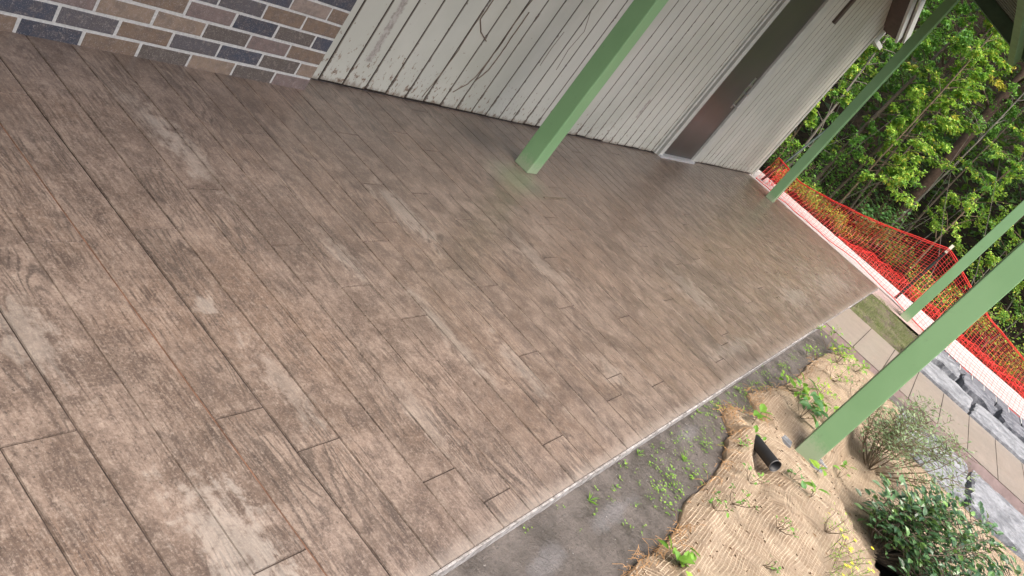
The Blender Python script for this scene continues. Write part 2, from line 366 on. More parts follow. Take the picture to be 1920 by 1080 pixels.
lf_grey = leafmat('leaf_greygreen', [(0, (.12, .17, .085)), (.5, (.19, .26, .14)), (1, (.29, .37, .20))], .3)
lf_spr = leafmat('leaf_spring', [(0, (.12, .27, .04)), (.5, (.20, .39, .055)), (1, (.34, .54, .08))], .4)
lf_blu = leafmat('leaf_bluegreen', [(0, (.07, .19, .06)), (1, (.13, .30, .10))], .35)
mat_bark = simple('pale_bark', (.125, .10, .075), .85, .2, .35, 18, .5)
mat_barkd = simple('brown_bark', (.07, .048, .036), .9, .15, .4, 14, .5)
mat_barkg = simple('grey_bark', (.18, .165, .14), .8, .2, .25, 18, .4)
mat_twig = simple('twig', (.16, .12, .08), .85, .15, .4, 30)
mat_orange = simple('orange_net_plastic', (.66, .042, .034), .45, .4, .15, 12)
mat_tgreen = simple('dark_green_steel', (.025, .04, .032), .5, .4, .3, 20)
mat_pvc = simple('black_pipe_plastic', (.014, .014, .015), .55, .5, .2, 20)
mat_flower = simple('yellow_petal', (.85, .72, .04), .6, .3, .08, 20)

# ------------------------------------------------------------------ the ground and paving
YE, YW, XE = .28, 2.66, 12.0     # slab edge, house wall, slab end
g = MB()
g.face([(-60, -60, -.30), (90, -60, -.30), (90, 60, -.30), (-60, 60, -.30)])
struct(g.build('ground', mat_verge))

P0, PW = .86, .157
slab = MB()
known = {0: [.93], 2: [1.509, .48], 4: [.718, 1.556], 5: [1.84], 6: [.505, 1.75], 7: [.373, 1.47], -1: [1.2], 1: [2.1]}
RS = random.Random(11); ks = list(range(-70, 72))
lines = {k: R_.choice([.0011, .0016, .0020, .0026]) for k in range(-71, 74)}
for k in (4, 10, 13, 17, 22, 27, 32): lines[k] = .0036
lines[3] = .0022
D = .0045
def slab_board(x0, x1, y0, y1, a0, a1, b, r):
    # top face inset, chamfers down into the joints
    xi0, xi1, yi0, yi1 = x0 + a0, x1 - a1, y0 + b, y1 - b
    c = .0012
    slab.face([(xi0 + c, yi0 + c, 0), (xi1 - c, yi0 + c, 0), (xi1 - c, yi1 - c, 0), (xi0 + c, yi1 - c, 0)], 0, r)
    T = [(xi0 + c, yi0 + c, 0), (xi1 - c, yi0 + c, 0), (xi1 - c, yi1 - c, 0), (xi0 + c, yi1 - c, 0)]
    B = [(xi0, yi0, -D), (xi1, yi0, -D), (xi1, yi1, -D), (xi0, yi1, -D)]
    for i in range(4):
        j = (i + 1) % 4
        slab.face([B[i], B[j], T[j], T[i]], 0, r)
for k in ks:
    x0, x1 = P0 + PW*k, min(P0 + PW*(k+1), XE)
    if x0 >= XE: break
    js = known.get(k)
    if js is None:
        js = []; y = RS.uniform(.4, 1.7)
        while y < 2.6:
            if y > .4: js.append(y)
            y += RS.choice([1.03, 1.3, 1.7])
    js = [YE] + sorted(js) + [YW]
    for a, b in zip(js[:-1], js[1:]):
        slab_board(x0, x1, a, b, lines[k], lines[k+1], .0016, R_.random())
slab.face([(P0 + PW*ks[0], YE, -D + .0002), (XE, YE, -D + .0002), (XE, YW, -D + .0002), (P0 + PW*ks[0], YW, -D + .0002)], 1, .5)
# rust-stained control joint
slab.face([(1.331 - .003, YE, -.0022), (1.331 + .003, YE, -.0022), (1.331 + .003, YW, -.0022), (1.331 - .003, YW, -.0022)], 2, .5)
slab.box((P0 + PW*ks[0], YE - .004, -.26), (XE + .004, YW + .4, -D - .002), 3, .5)
# ragged cement lip along the slab edge
xx = -1.0
while xx < XE:
    L = R_.uniform(.05, .16); o = .001 + .005 * abs(nz(xx, 0, 0, 3)) + R_.uniform(0, .0015)
    slab.box((xx, YE - .004 - o, -.06), (min(xx + L, XE), YE - .003, -.003 - R_.uniform(0, .004)), 3, .5); xx += L
struct(slab.build('patio', [mat_slab, mat_groove, mat_rust, mat_edge]))

# pale concrete strip beyond the slab, brown-pink strip before it
b = MB(); n = 60
for i in range(n):
    y0, y1 = -12 + 20*i/n, -12 + 20*(i+1)/n
    f = lambda y: 12.02 + (0 if y > .2 else -.45 * min(1, (.2 - y) / 1.1))
    b.face([(f(y0), y0, -.002), (13.32, y0, -.002), (13.32, y1, -.002), (f(y1), y1, -.002)], 0, .5)
struct(b.build('pale_path', mat_pale))
b = MB()
b.face([(11.15, -12, -.012), (12.7, -12, -.012), (12.7, .27, -.012), (11.15, .27, -.012)])
struct(b.build('brown_strip', mat_pink))

# stamped walkway leading off the slab to the right
wk = MB(); y = .274; i = 0
while y > -9:
    wd = .30; y2 = y - wd; r = R_.random()
    wk.face([(7.55, y2 + .004, .0), (9.0, y2 + .004, .0), (9.0, y - .003, .0), (7.55, y - .003, .0)], 0, r); y = y2
wk.face([(7.55, -9, -.004), (9.0, -9, -.004), (9.0, .27, -.004), (7.55, .27, -.004)], 1, .5)
wk.box((7.546, -9, -.3), (9.004, .272, -.0055), 2, .5)
struct(wk.build('walkway', [mat_walk, mat_groove, mat_pink]))
# crack in the walkway
# verge lawn soil
v = MB(); NX, NY = 24, 14
def vz(x, y): return -.03 + .03*nz(x, y, 0, 1.6) + .012*nz(x, y, 5, 7)
for i in range(NX):
    for j in range(NY):
        X = lambda a: 9.006 + (12.1 - 9.006)*a/NX
        Y = lambda a: .27 - .85*a/NY
        v.face([(X(i), Y(j+1), vz(X(i), Y(j+1))), (X(i+1), Y(j+1), vz(X(i+1), Y(j+1))), (X(i+1), Y(j), vz(X(i+1), Y(j))), (X(i), Y(j), vz(X(i), Y(j)))], 0, .5)
struct(v.build('lawn_soil', mat_verge, smooth=True))
# grass
gr = MB()
for i in range(15000):
    x = R_.uniform(9.02, 11.75); y = R_.uniform(-.55, .26)
    if nz(x, y, 3, 2.6) > .0 and R_.random() < .9: continue
    z = vz(x, y); a = R_.uniform(0, 6.28); h = R_.uniform(.015, .045); wd = .0022
    d = Vector((math.cos(a), math.sin(a), 0)); p = Vector((x, y, z - .004))
    gr.face([p - d*wd, p + d*wd, p + Vector((R_.uniform(-.5, .5)*h, R_.uniform(-.5, .5)*h, h))], 0)
tag(gr.build('grass', leafmat('grass_blade', [(0, (.13, .16, .07)), (.6, (.22, .25, .11)), (1, (.40, .36, .22))], .3)), 'short patchy grass between the walkway and the orange net', 'grass', kind='stuff')

# garden bed: mud
def bed_h(x, y):
    z = -.065 + .012*nz(x, y, 0, 2.2) + .007*nz(x, y, 4, 9)
    if x < 7.4: z -= .22*min(1, max(0, edge_y(x) - .05 - y)/.06)
    return z
def edge_y(x):   # boundary between mud and coir blanket
    P = [(1.0, -.10), (1.6, -.09), (2.1, -.045), (2.26, -.06), (2.45, -.035), (2.7, -.06), (2.91, -.045), (3.04, .0), (3.3, -.01), (3.5, -.005), (3.7, .015), (3.88, .07), (3.97, .075), (4.1, .18), (4.23, .19), (4.34, .09), (4.46, .02), (4.55, .12), (4.65, .19), (5.0, .13), (5.5, .08), (5.83, .08), (6.24, .10), (6.8, .08), (7.3, .02), (7.5, .0)]
    for (a, ya), (b_, yb) in zip(P[:-1], P[1:]):
        if a <= x <= b_: return ya + (yb - ya)*(x - a)/(b_ - a)
    return P[0][1] if x < P[0][0] else P[-1][1]
def crest(y):    # the blanket drops behind this line
    return 4.42 + .14*nz(0, y, 2, 5) if y > -.45 else 4.36 + (y + .45)*1.35 if y > -1 else 3.6
def coir_h(x, y):
    e = edge_y(x) - y
    z = -.045 + .05*min(1, max(0, e)/.10) + .014*nz(x, y, 1, 2.1) + .008*nz(x, y, 8, 5.5) + .007*nz(x, y, 2, 13) + .004*nz(x, y, 2, 27)
    z -= .05*max(0, 1 - abs(e - .18)/.12) * (.5 + nz(x, 0, 5, 1.7))
    for (cx, cy, rr, hh) in [(3.55, -.28, .25, .025), (4.75, .03, .18, .045), (4.02, .02, .10, .045), (5.3, -.15, .25, .03), (3.9, -.45, .25, .025), (3.86, -.17, .10, -.05), (3.95, -.1, .08, -.04), (4.5, -.27, .20, -.055), (6.0, -.1, .3, .03)]:
        d = math.hypot(x - cx, y - cy)/rr
        if d < 1: z += hh*(1 - d*d)**2
    if y < -.36:
        t = min(1, max(0, (x - crest(y))/.12)) * min(1, (-.36 - y)/.08); z -= .07*t*t*(3 - 2*t)
    if e < .02: z = min(z, -.03)
    return z
b = MB(); NX, NY = 260, 46
for i in range(NX):
    for j in range(NY):
        X = [-2 + 9.545*(i + a)/NX for a in (0, 1)]; Y = [YE - .002 - 1.2*(j + a)/NY for a in (0, 1)]
        b.face([(X[0], Y[1], bed_h(X[0], Y[1])), (X[1], Y[1], bed_h(X[1], Y[1])), (X[1], Y[0], bed_h(X[1], Y[0])), (X[0], Y[0], bed_h(X[0], Y[0]))], 0, .5)
b.face([(-2, -3.2, -.29), (7.54, -3.2, -.29), (7.54, -.9, -.28), (-2, -.9, -.28)], 0, .5)
o = b.build('garden_soil', mat_mud, smooth=True); struct(o)
bpy.context.view_layer.update()
bm = bmesh.new(); bm.from_mesh(o.data); bmesh.ops.remove_doubles(bm, verts=bm.verts, dist=1e-5); bm.to_mesh(o.data); bm.free()

# coir blanket with its jute net
def blanket():
    root = empty('erosion_blanket', (4.4, -.6, 0)); tag(root, 'tan coir erosion blanket with jute netting over the planting bed', 'erosion mat')
    bm_ = bmesh.new(); NU, NV = 600, 120; X0, X1 = -1.95, 7.3
    grid = []
    for i in range(NU + 1):
        x = X0 + (X1 - X0)*i/NU; row = []
        ey = edge_y(x) + .012*nz(x, 0, 3, 14)
        for j in range(NV + 1):
            t = j/NV; y = ey - (ey + 2.95)*t**1.55
            row.append(bm_.verts.new((x, y, coir_h(x, y) + (.0 if j else -.03) - (.25 if i in (0, NU) or j == NV else 0))))
        grid.append(row)
    for i in range(NU):
        for j in range(NV):
            x = grid[i][j].co
            if x.x > 6.3 and x.y < -.62: continue
            if math.hypot((x.x - 4.3)/.35, (x.y + 1.0)/.22) < 1: continue
            bm_.faces.new((grid[i][j], grid[i][j+1], grid[i+1][j+1], grid[i+1][j]))
    me = bpy.data.meshes.new('coir_mat'); bm_.to_mesh(me); bm_.free(); me.materials.append(mat_coir)
    for p in me.polygons: p.use_smooth = True
    oo = bpy.data.objects.new('coir_mat', me); col.objects.link(oo); oo.parent = root; oo.location = -root.location
    # netting cords (thin three-sided tubes following the mat)
    s = MB()
    def warp(x, y):
        return Vector((x + .05*nz(x, y, 2, 1.3) + .014*nz(x, y, 6, 6) + .004*nz(x, y, 6, 25), y + .05*nz(x, y, 9, 1.3) + .014*nz(x, y, 12, 6) + .004*nz(x, y, 1, 25), 0))
    def cord(pts):
        seg = []
        for (x, y) in pts:
            q = warp(x, y)
            ok = X0 < q.x < X1 - .1 and q.y < edge_y(q.x) - .004 and q.y > -2.9 and not (q.x > 6.25 and q.y < -.58) and not math.hypot((q.x - 4.3)/.35, (q.y + 1.0)/.22) < 1.02
            if ok: seg.append(Vector((q.x, q.y, coir_h(q.x, q.y) + .0008 + .003*nz(q.x, q.y, 1, 30))))
            elif len(seg) > 2: s.tube(seg, .0012, 3, 0, None, False); seg = []
            else: seg = []
        if len(seg) > 2: s.tube(seg, .0012, 3, 0, None, False)
    x = -1.8
    while x < 7.2:
        cord([(x + .10*k*.05, .25 - .05*k) for k in range(62)]); x += .04 if x < 1.2 else R_.uniform(.015, .021) if x < 4.6 else .026
    y = .2
    while y > -2.85:
        cord([(-1.9 + .05*k, y) for k in range(184)]); y -= R_.uniform(.012, .018) if y > -.7 else .04
    s.build('jute_net', mat_strand, root)
blanket()
# loose fibre tufts at the torn edge
t = MB()
for i in range(520):
    x = R_.choice([R_.uniform(1.9, 2.9), R_.uniform(3.9, 4.7), R_.uniform(3.2, 6.5)]); y = edge_y(x) + R_.uniform(-.05, .02)
    p = Vector((x, y, coir_h(x, y - .02))); d = Vector((R_.uniform(-1, 1), R_.uniform(-.6, 1), R_.uniform(-.1, .4))).normalized()
    L = R_.uniform(.02, .07); q = p + d*L*.5 + Vector((0, 0, .008)); t.tube([p, q, p + d*L + Vector((0, 0, -.012))], .0009, 3, 0, None, False)
tag(t.build('coir_fibres', simple('loose_coir', (.42, .25, .12), .9, .1, .4, 30)), 'loose brown fibres fraying from the blanket edge beside the mud', 'fibres', kind='stuff')

# ------------------------------------------------------------------ stones
def rock_mesh(name, outline, z0, z1, mat, seed=0, rough=.012):
    bm_ = bmesh.new(); cx = sum(p[0] for p in outline)/len(outline); cy = sum(p[1] for p in outline)/len(outline)
    pts = []
    n = len(outline)
    for i in range(n):
        a, c_ = outline[i], outline[(i+1) % n]
        L = math.dist(a, c_); k = max(1, int(L/.05))
        for j in range(k):
            t_ = j/k; x, y = a[0] + (c_[0]-a[0])*t_, a[1] + (c_[1]-a[1])*t_
            pts.append((x + rough*nz(x, y, seed, 9), y + rough*nz(x, y, seed + 5, 9)))
    rings = []
    for (sc1, z) in ((1.0, z0), (1.015, z0*.4 + z1*.6), (.99, z1 - .008), (.93, z1), (.6, z1 + .004), (.25, z1 + .003)):
        rings.append([bm_.verts.new((cx + (x-cx)*sc1, cy + (y-cy)*sc1, z + rough*.6*nz(x*sc1, y*sc1, seed, 7))) for x, y in pts])
    m_ = len(pts)
    for a, c_ in zip(rings[:-1], rings[1:]):
        for i in range(m_): bm_.faces.new((a[i], a[(i+1) % m_], c_[(i+1) % m_], c_[i]))
    bm_.faces.new(rings[-1]); bmesh.ops.recalc_face_normals(bm_, faces=bm_.faces)
    me = bpy.data.meshes.new(name); bm_.to_mesh(me); bm_.free(); me.materials.append(mat)
    o_ = bpy.data.objects.new(name, me); col.objects.link(o_); return o_
GS = 'flat bluestone slabs laid beside the walkway'
S = [([(9.03,-.5),(9.88,-.52),(9.84,-1.25),(9.03,-1.2)], 'pale bluestone slab beside the walkway, next to the grass'),
     ([(9.03,-1.23),(9.85,-1.28),(9.9,-2.1),(9.03,-2.15)], 'long pale bluestone slab on the far side of the walkway, second from the grass'),
     ([(9.03,-2.18),(9.9,-2.13),(9.86,-3.4),(9.03,-3.4)], 'bluestone slab at the right edge of the photo beyond the walkway'),
     ([(6.42,-.66),(7.05,-.62),(7.5,-.68),(7.5,-1.3),(6.5,-1.28),(6.34,-1.0)], 'broad rough grey slab behind the glossy bush, nearest the post'),
     ([(6.5,-1.33),(7.5,-1.34),(7.5,-1.85),(6.55,-1.9)], 'rough grey slab with a dark pit, middle of the near stone row'),
     ([(6.5,-1.94),(7.5,-1.9),(7.5,-2.8),(6.5,-2.8)], 'rough grey slab at the right edge of the near stone row'),
     ([(5.5,-1.1),(6.36,-1.2),(6.4,-1.78),(5.6,-1.85)], 'low grey slab between the dark crack and the glossy bush'),
     ([(5.6,-1.9),(6.4,-1.84),(6.4,-2.8),(5.6,-2.8)], 'low grey slab at the lower right edge under the bush')]
for i, (ol, lab) in enumerate(S):
    far = i < 3
    o = rock_mesh('stone_slab', ol, -.25, (.03 if far else (-.06 if i < 6 else -.12)), mat_blue, i*3.1, .03)
    tag(o, lab, 'stone slab', GS)
S2 = [([(10.02,-.62),(10.78,-.58),(10.75,-1.0),(10.0,-1.03)], 'whitish broken rock just past the dark crevice'),
      ([(10.12,-1.1),(10.7,-1.06),(10.66,-1.5),(10.05,-1.52)], 'grey rock between the crevice and the edging bricks'),
      ([(10.06,-1.62),(10.62,-1.6),(10.6,-2.6),(10.0,-2.6)], 'grey rock furthest right along the crevice')]
for i, (ol, lab) in enumerate(S2):
    tag(rock_mesh('rock', ol, -.25, .05 + .02*(i == 0), mat_blue if i == 0 else mat_rockd, 20 + i*2.3, .05), lab, 'rock', 'rocks along the crevice')
# grey brick edging with white mortar ticks
root = empty('brick_edging', (10.95, -1.5, 0)); tag(root, 'row of grey edging bricks with white mortar joints beside the pink strip', 'brick edging')
bb = MB(); mm = MB(); y = -.52
while y > -3.4:
    y2 = y - .17
    bb.box((10.74, y2, -.2), (11.2, y - .012, .035 + R_.uniform(-.006, .006)), 0)
    mm.box((10.86, y - .012, -.2), (11.19, y, .036 + R_.uniform(0, .005)), 0); y = y2
bb.build('bricks', mat_gbrick, root); mm.build('mortar_joints', mat_white, root)
b = MB(); b.face([(9.0, -9, -.12), (11.15, -9, -.12), (11.15, -.45, -.12), (9.0, -.45, -.12)]); struct(b.build('dark_soil', mat_soil))
# pale blue stone by the post
tag(rock_mesh('stone', [(9.06,-.42),(9.5,-.4),(9.52,-.5),(9.08,-.51)], -.1, .05, mat_blue, 44, .02), 'small pale stone at the grass corner beside the walkway', 'stone')

# ------------------------------------------------------------------ the house wall
YB, YS = 2.534, 2.655
house = empty('house', (3, 3, 0)); tag(house, 'house end wall of grooved pale siding and mixed brick along the patio', 'house')
bk = MB(); mo = MB(); row = 0; z = -.006
while z < 3.3:
    xe = 2.965; x = xe; first = True
    while x > -10:
        L = .218 if not (first and row % 2) else .104
        if first and row % 2 == 0: L = .214
        x0 = x - L
        rr = R_.random()
        if row == 0 and x > 1: rr = {0: .6, 1: .93, 2: .31, 3: .93, 4: .2, 5: .02, 6: .2}.get(int((xe - x + .02)/.228), rr)
        e = lambda: R_.uniform(-.0014, .0014)
        # a brick with softened, slightly irregular arrises
        A = [(x0 + e(), z + e()), (x + e() if not first else x, z + e()), (x + e() if not first else x, z + .064 + e()), (x0 + e(), z + .064 + e())]
        c_ = .003; cx_, cz_ = (x0 + x)/2, z + .032
        fr = [(p[0] + (c_ if p[0] < cx_ else -c_), p[1] + (c_ if p[1] < cz_ else -c_)) for p in A]
        yf = YB + R_.uniform(-.001, .001)
        bk.face([(p[0], yf, p[1]) for p in fr], 0, rr)
        for i in range(4):
            j = (i + 1) % 4
            bk.face([(A[i][0], yf + .004, A[i][1]), (A[j][0], yf + .004, A[j][1]), (fr[j][0], yf, fr[j][1]), (fr[i][0], yf, fr[i][1])], 0, rr)
        if first: bk.face([(x, yf + .004, z), (x, YB + .1, z), (x, YB + .1, z + .064), (x, yf + .004, z + .064)], 0, rr)
        x = x0 - .010; first = False
    z += .074; row += 1
o = bk.build('brick_wall', mat_brick, house)
mo.box((-10.2, YB + .003, .0), (2.962, YS + .02, 3.3), 0)
o2 = mo.build('mortar', mat_mortar, o)
# siding boards with real grooves
sd_ = MB(); x = 2.97; GW = .011
def sboard(x0, x1, z0, z1, r):
    c_ = .004
    nzs = 24
    for k in range(nzs):
        za, zb = z0 + (z1 - z0)*k/nzs, z0 + (z1 - z0)*(k+1)/nzs
        sd_.face([(x0 + c_, YS, za), (x1 - c_, YS, za), (x1 - c_, YS, zb), (x0 + c_, YS, zb)], 0, r)
    sd_.face([(x0, YS + .006, z0), (x0 + c_, YS, z0), (x0 + c_, YS, z1), (x0, YS + .006, z1)], 0, r)
    sd_.face([(x1 - c_, YS, z0), (x1, YS + .006, z0), (x1, YS + .006, z1), (x1 - c_, YS, z1)], 0, r)
    sd_.face([(x0, YS + .012, z0), (x1, YS + .012, z0), (x1 - c_, YS, z0), (x0 + c_, YS, z0)], 0, r)
g0 = 3.155
xs = [2.97] + [g0 + .1775*i for i in range(29)]
for a, c_ in zip(xs[:-1], xs[1:]):
    c2 = min(c_, 8.02)
    if c2 - a > .02: sboard(a + GW/2, c2 - GW/2, .012 + R_.uniform(-.006, .008), 4.0, R_.random())
x = 9.50
while x < 12.16:
    x2 = min(x + .1775, 12.18); sboard(x + GW/2, x2 - GW/2, .012 + R_.uniform(-.004, .004), 4.0, R_.random()); x = x2
for (x0, x1) in ((8.02, 9.5),):
    sboard(x0, x1, 2.62, 4.0, .5)
sd_.box((2.97, YS + .008, 0), (8.1, YS + .05, 4.0), 1, .5); sd_.box((9.42, YS + .008, 0), (12.17, YS + .05, 4.0), 1, .5); sd_.box((8.1, YS + .014, 2.6), (9.42, YS + .05, 4.0), 1, .5)
sd_.build('siding', [mat_siding, mat_gap], house)
# door and frame
dr = MB(); dr.box((8.225, YS - .004, .025), (9.235, YS + .04, 2.46), 0); door = dr.build('door', mat_door, house); door['label'] = 'dark bronze flush metal door'
h = MB(); hx, hy = 9.12, YS - .004
h.box((hx - .028, hy - .004, .74), (hx + .028, hy, 1.14), 0)
h.tube([(hx, hy - .004, .78), (hx, hy - .05, .785), (hx, hy - .055, .80), (hx, hy - .055, .93), (hx, hy - .05, .945), (hx, hy - .004, .95)], .009, 8)
h.build('pull_handle', mat_steel, door)
lk = MB(); lk.tube([(hx, hy - .003, 1.05), (hx, hy - .02, 1.05)], .018, 12); lk.build('lock', mat_steel, door)
fr = MB()
fr.box((8.12, YS - .03, .0), (8.222, YS + .04, 2.56), 0); fr.box((9.238, YS - .03, .0), (9.33, YS + .04, 2.56), 0); fr.box((8.222, YS - .03, 2.465), (9.238, YS + .04, 2.56), 0)
fr.box((8.03, YS - .012, .01), (8.085, YS + .03, 2.62), 0); fr.box((9.365, YS - .012, .01), (9.49, YS + .03, 2.62), 0)
fr.build('door_frame', mat_trim, house)
f2 = MB(); f2.box((8.085, YS + .0, .0), (8.12, YS + .03, 2.6), 0); f2.box((9.33, YS + .0, 0), (9.365, YS + .03, 2.6), 0); f2.build('door_seal', mat_gap, house)
sl_ = MB(); sl_.box((8.13, YS - .06, .0), (9.27, YS + .03, .024), 0); sl_.build('threshold', mat_alu, house)
cb_ = MB(); cb_.box((10.0, YS - .03, 2.08), (10.09, YS, 3.2), 0); cb_.build('conduit_cover', mat_soffit, house)
cn = MB(); cn.box((12.16, YS - .014, 0), (12.26, YS + .05, 3.4), 0); cn.box((12.21, YS + .05, 0), (12.26, YS + 5, 3.4), 1); cn.build('corner_board', [mat_trim, mat_white], house)
# gable rake: soffit and two fascia boards sloping down to the right
rk = MB()
def rake(x0, z0, x1, z1, y0, y1, th, mi):
    P = [(x0, y0, z0), (x1, y0, z1), (x1, y0, z1 + th), (x0, y0, z0 + th)]; Q = [(p[0], y1, p[2]) for p in P]
    rk.face(P, mi, .5); rk.face(Q[::-1], mi, .5)
    for i in range(4): j = (i+1) % 4; rk.face([P[i], Q[i], Q[j], P[j]], mi, .5)
s_ = .38; bz = lambda x: 2.50 + (12.26 - x)*s_
rake(7.0, bz(7.0), 12.28, bz(12.28), YS - .27, YS - .235, .105, 0)
rake(7.0, bz(7.0) + .135, 12.46, bz(12.46) + .135, YS - .31, YS - .28, .13, 0)
rake(7.0, bz(7.0) + .107, 12.44, bz(12.44) + .107, YS - .278, YS + 3, .026, 1)
rake(7.0, bz(7.0) + .03, 12.26, bz(12.26) + .03, YS - .234, YS - .003, .02, 1)
rk.build('gable_fascia', [mat_white, mat_soffit], house)
ev = MB(); ev.box((12.262, YS - .02, 2.36), (12.98, YS + 3, 2.42), 0); ev.box((12.262, YS - .02, 2.424), (12.5, YS + .1, 2.62), 0); ev.build('eave_return', mat_white, house)

# dried vines clinging to the siding
vn = MB()
for pts, rd in [([(4.415,.90),(4.39,.65),(4.40,.52),(4.39,.40),(4.37,.26),(4.34,.20),(4.25,.12)], .0028), ([(4.46,.75),(4.455,.58),(4.46,.45),(4.45,.32),(4.39,.23)], .0035),
                ([(4.06,.9),(4.06,.71),(4.06,.60),(4.14,.53),(4.24,.49)], .0035), ([(4.045,.65),(4.04,.48),(4.05,.36),(4.03,.20),(4.0,.04)], .0022), ([(4.44, 1.6),(4.43,1.2),(4.42,.9)], .0025)]:
    P = []
    for a_, b2 in zip(pts[:-1], pts[1:]):
        for k in range(5):
            t_ = k/5; P.append((a_[0] + (b2[0]-a_[0])*t_ + .005*nz(a_[1] + t_, b2[1], 0, 20), YS - .004, a_[1] + (b2[1]-a_[1])*t_))
    P.append((pts[-1][0], YS - .004, pts[-1][1])); vn.tube(P, rd, 5)
for pts in ([(5.11,.92),(5.2,.79),(5.17,.63),(5.2,.47)], [(4.97,.73),(4.96,.60),(4.97,.46)], [(3.56,1.4),(3.54,.9),(3.52,.6)]):
    vn.tube([(p[0], YS - .001, p[1]) for p in pts], .002, 4)
tag(vn.build('dried_vine', simple('dead_vine', (.17, .13, .10), .9, .1, .3, 30)), 'thin brown dried vine stems clinging to the pale siding', 'vine')

# ------------------------------------------------------------------ porch canopy with its green posts
can = empty('porch_canopy', (4.5, 1, 0)); tag(can, 'green porch canopy on square steel posts beside the house', 'canopy')
def bev_box(lo, hi, bv):
    bm_ = bmesh.new(); bmesh.ops.create_cube(bm_, size=1)
    for v_ in bm_.verts: v_.co = Vector([lo[i] if v_.co[i] < 0 else hi[i] for i in range(3)])
    bmesh.ops.bevel(bm_, geom=list(bm_.edges), offset=bv, segments=3, affect='EDGES', profile=.6); return bm_
def put(bm_, name, mat, parent):
    me = bpy.data.meshes.new(name); bm_.to_mesh(me); bm_.free(); me.materials.append(mat)
    o_ = bpy.data.objects.new(name, me); col.objects.link(o_); o_.parent = parent; o_.location = -parent_world(parent); return o_
roofz = lambda y: 3.07 + (y - 1.08)*.245
for (x, y, zb, lab) in [(4.51, 2.045, .0, 'green square post standing on the stamped floor near the brick wall'), (11.3, 2.0, .0, 'green post at the far end of the patio near the orange net'),
                        (4.5, -.315, -.08, 'nearest light green post rising from the tan blanket'), (11.3, -.272, -.14, 'light green post standing in the grass patch')]:
    wd = .122 if y < 0 else .12
    p = put(bev_box((x, y, zb), (x + .13, y + wd, roofz(y) - .1), .007), 'post', mat_post, can); p['label'] = lab
rf = MB()
def raf(x, y0, y1, w_, d0, d1, mi, B=rf):
    P = [(x, y0, roofz(y0) + d0), (x, y1, roofz(y1) + d0), (x, y1, roofz(y1) + d1), (x, y0, roofz(y0) + d1)]; Q = [(x + w_, p[1], p[2]) for p in P]
    B.face(P[::-1], mi, .5); B.face(Q, mi, .5)
    for i in range(4): j = (i+1) % 4; B.face([P[i], P[j], Q[j], Q[i]], mi, .5)
for x in (-9.1, -5.7, -2.3, 1.1, 4.5, 7.9, 11.3):
    q = MB(); raf(x, -.42 if x in (4.5, 11.3) else .58, 2.62, .1, 0, .16, 0, q); q.build('rafter', mat_roofgreen, can)
for y in (-.5, 1.0, 2.0):
    if y == 1.0:
        q = MB(); q.box((-13, y, roofz(y) - .12), (11.28, y + .08, roofz(y) - .002), 0); q.build('beam', mat_roof_lit, can)
# ribbed deck; unseen eave and rear reach shaped to set the shade below
dk = MB(); x = -13.0
while x < 11.4:
    raf(x, .60, 2.64, .07, .165, .19, 0, dk); raf(x + .072, .60, 2.64, .07, .185, .21, 0, dk); x += .144
dk.build('roof_deck', mat_roofdeck, can)
for (x, y) in [(4.4, -.17), (4.58, -.38), (4.46, -.37)]:
    o = rock_mesh('footing_stone', [(x, y), (x + .07, y + .01), (x + .08, y + .06), (x + .01, y + .07)], -.12, -.02, mat_blue, x*7 + y, .012)
    tag(o, {4.4: 'white-grey stone chip at the left foot of the nearest green post', 4.58: 'grey stone chip furthest right at the foot of the nearest green post', 4.46: 'grey stone chip in front of the nearest green post foot'}[x], 'stone')
# chipped repair in the floor beside the first post
ch = MB(); ch.box((4.40, 1.80, -.002), (4.70, 1.815, .006), 0, .2)
tag(ch.build('floor_chip', mat_bark), 'thin raised chip edge in the floor beside the post by the siding', 'floor chip')

# ------------------------------------------------------------------ black drain pipe
pp = MB(); A, Bp = Vector((4.03, -.015, -.005)), Vector((3.90, -.165, .022)); d = (Bp - A).normalized()
pts = []; rad = []
for k in range(12): pts.append(A + (Bp - A)*k/11); rad.append(.031)
pp.tube(pts, rad, 18, 0, .5, False); pp.tube([Bp, Bp - d*.001, A], [.031, .027, .027], 18, 0, .5, False)
pp.tube([Bp - d*.004, Bp + d*.001], .0322, 18, 1, .5, False)
pp.tube([A - d*.001, A], .030, 18, 0, .5, True)
tag(pp.build('drain_pipe', [mat_pvc, simple('pipe_rim', (.2, .2, .2), .4, .4, .1, 10)], None, True), 'black plastic drain pipe end poking out of the tan blanket', 'pipe')

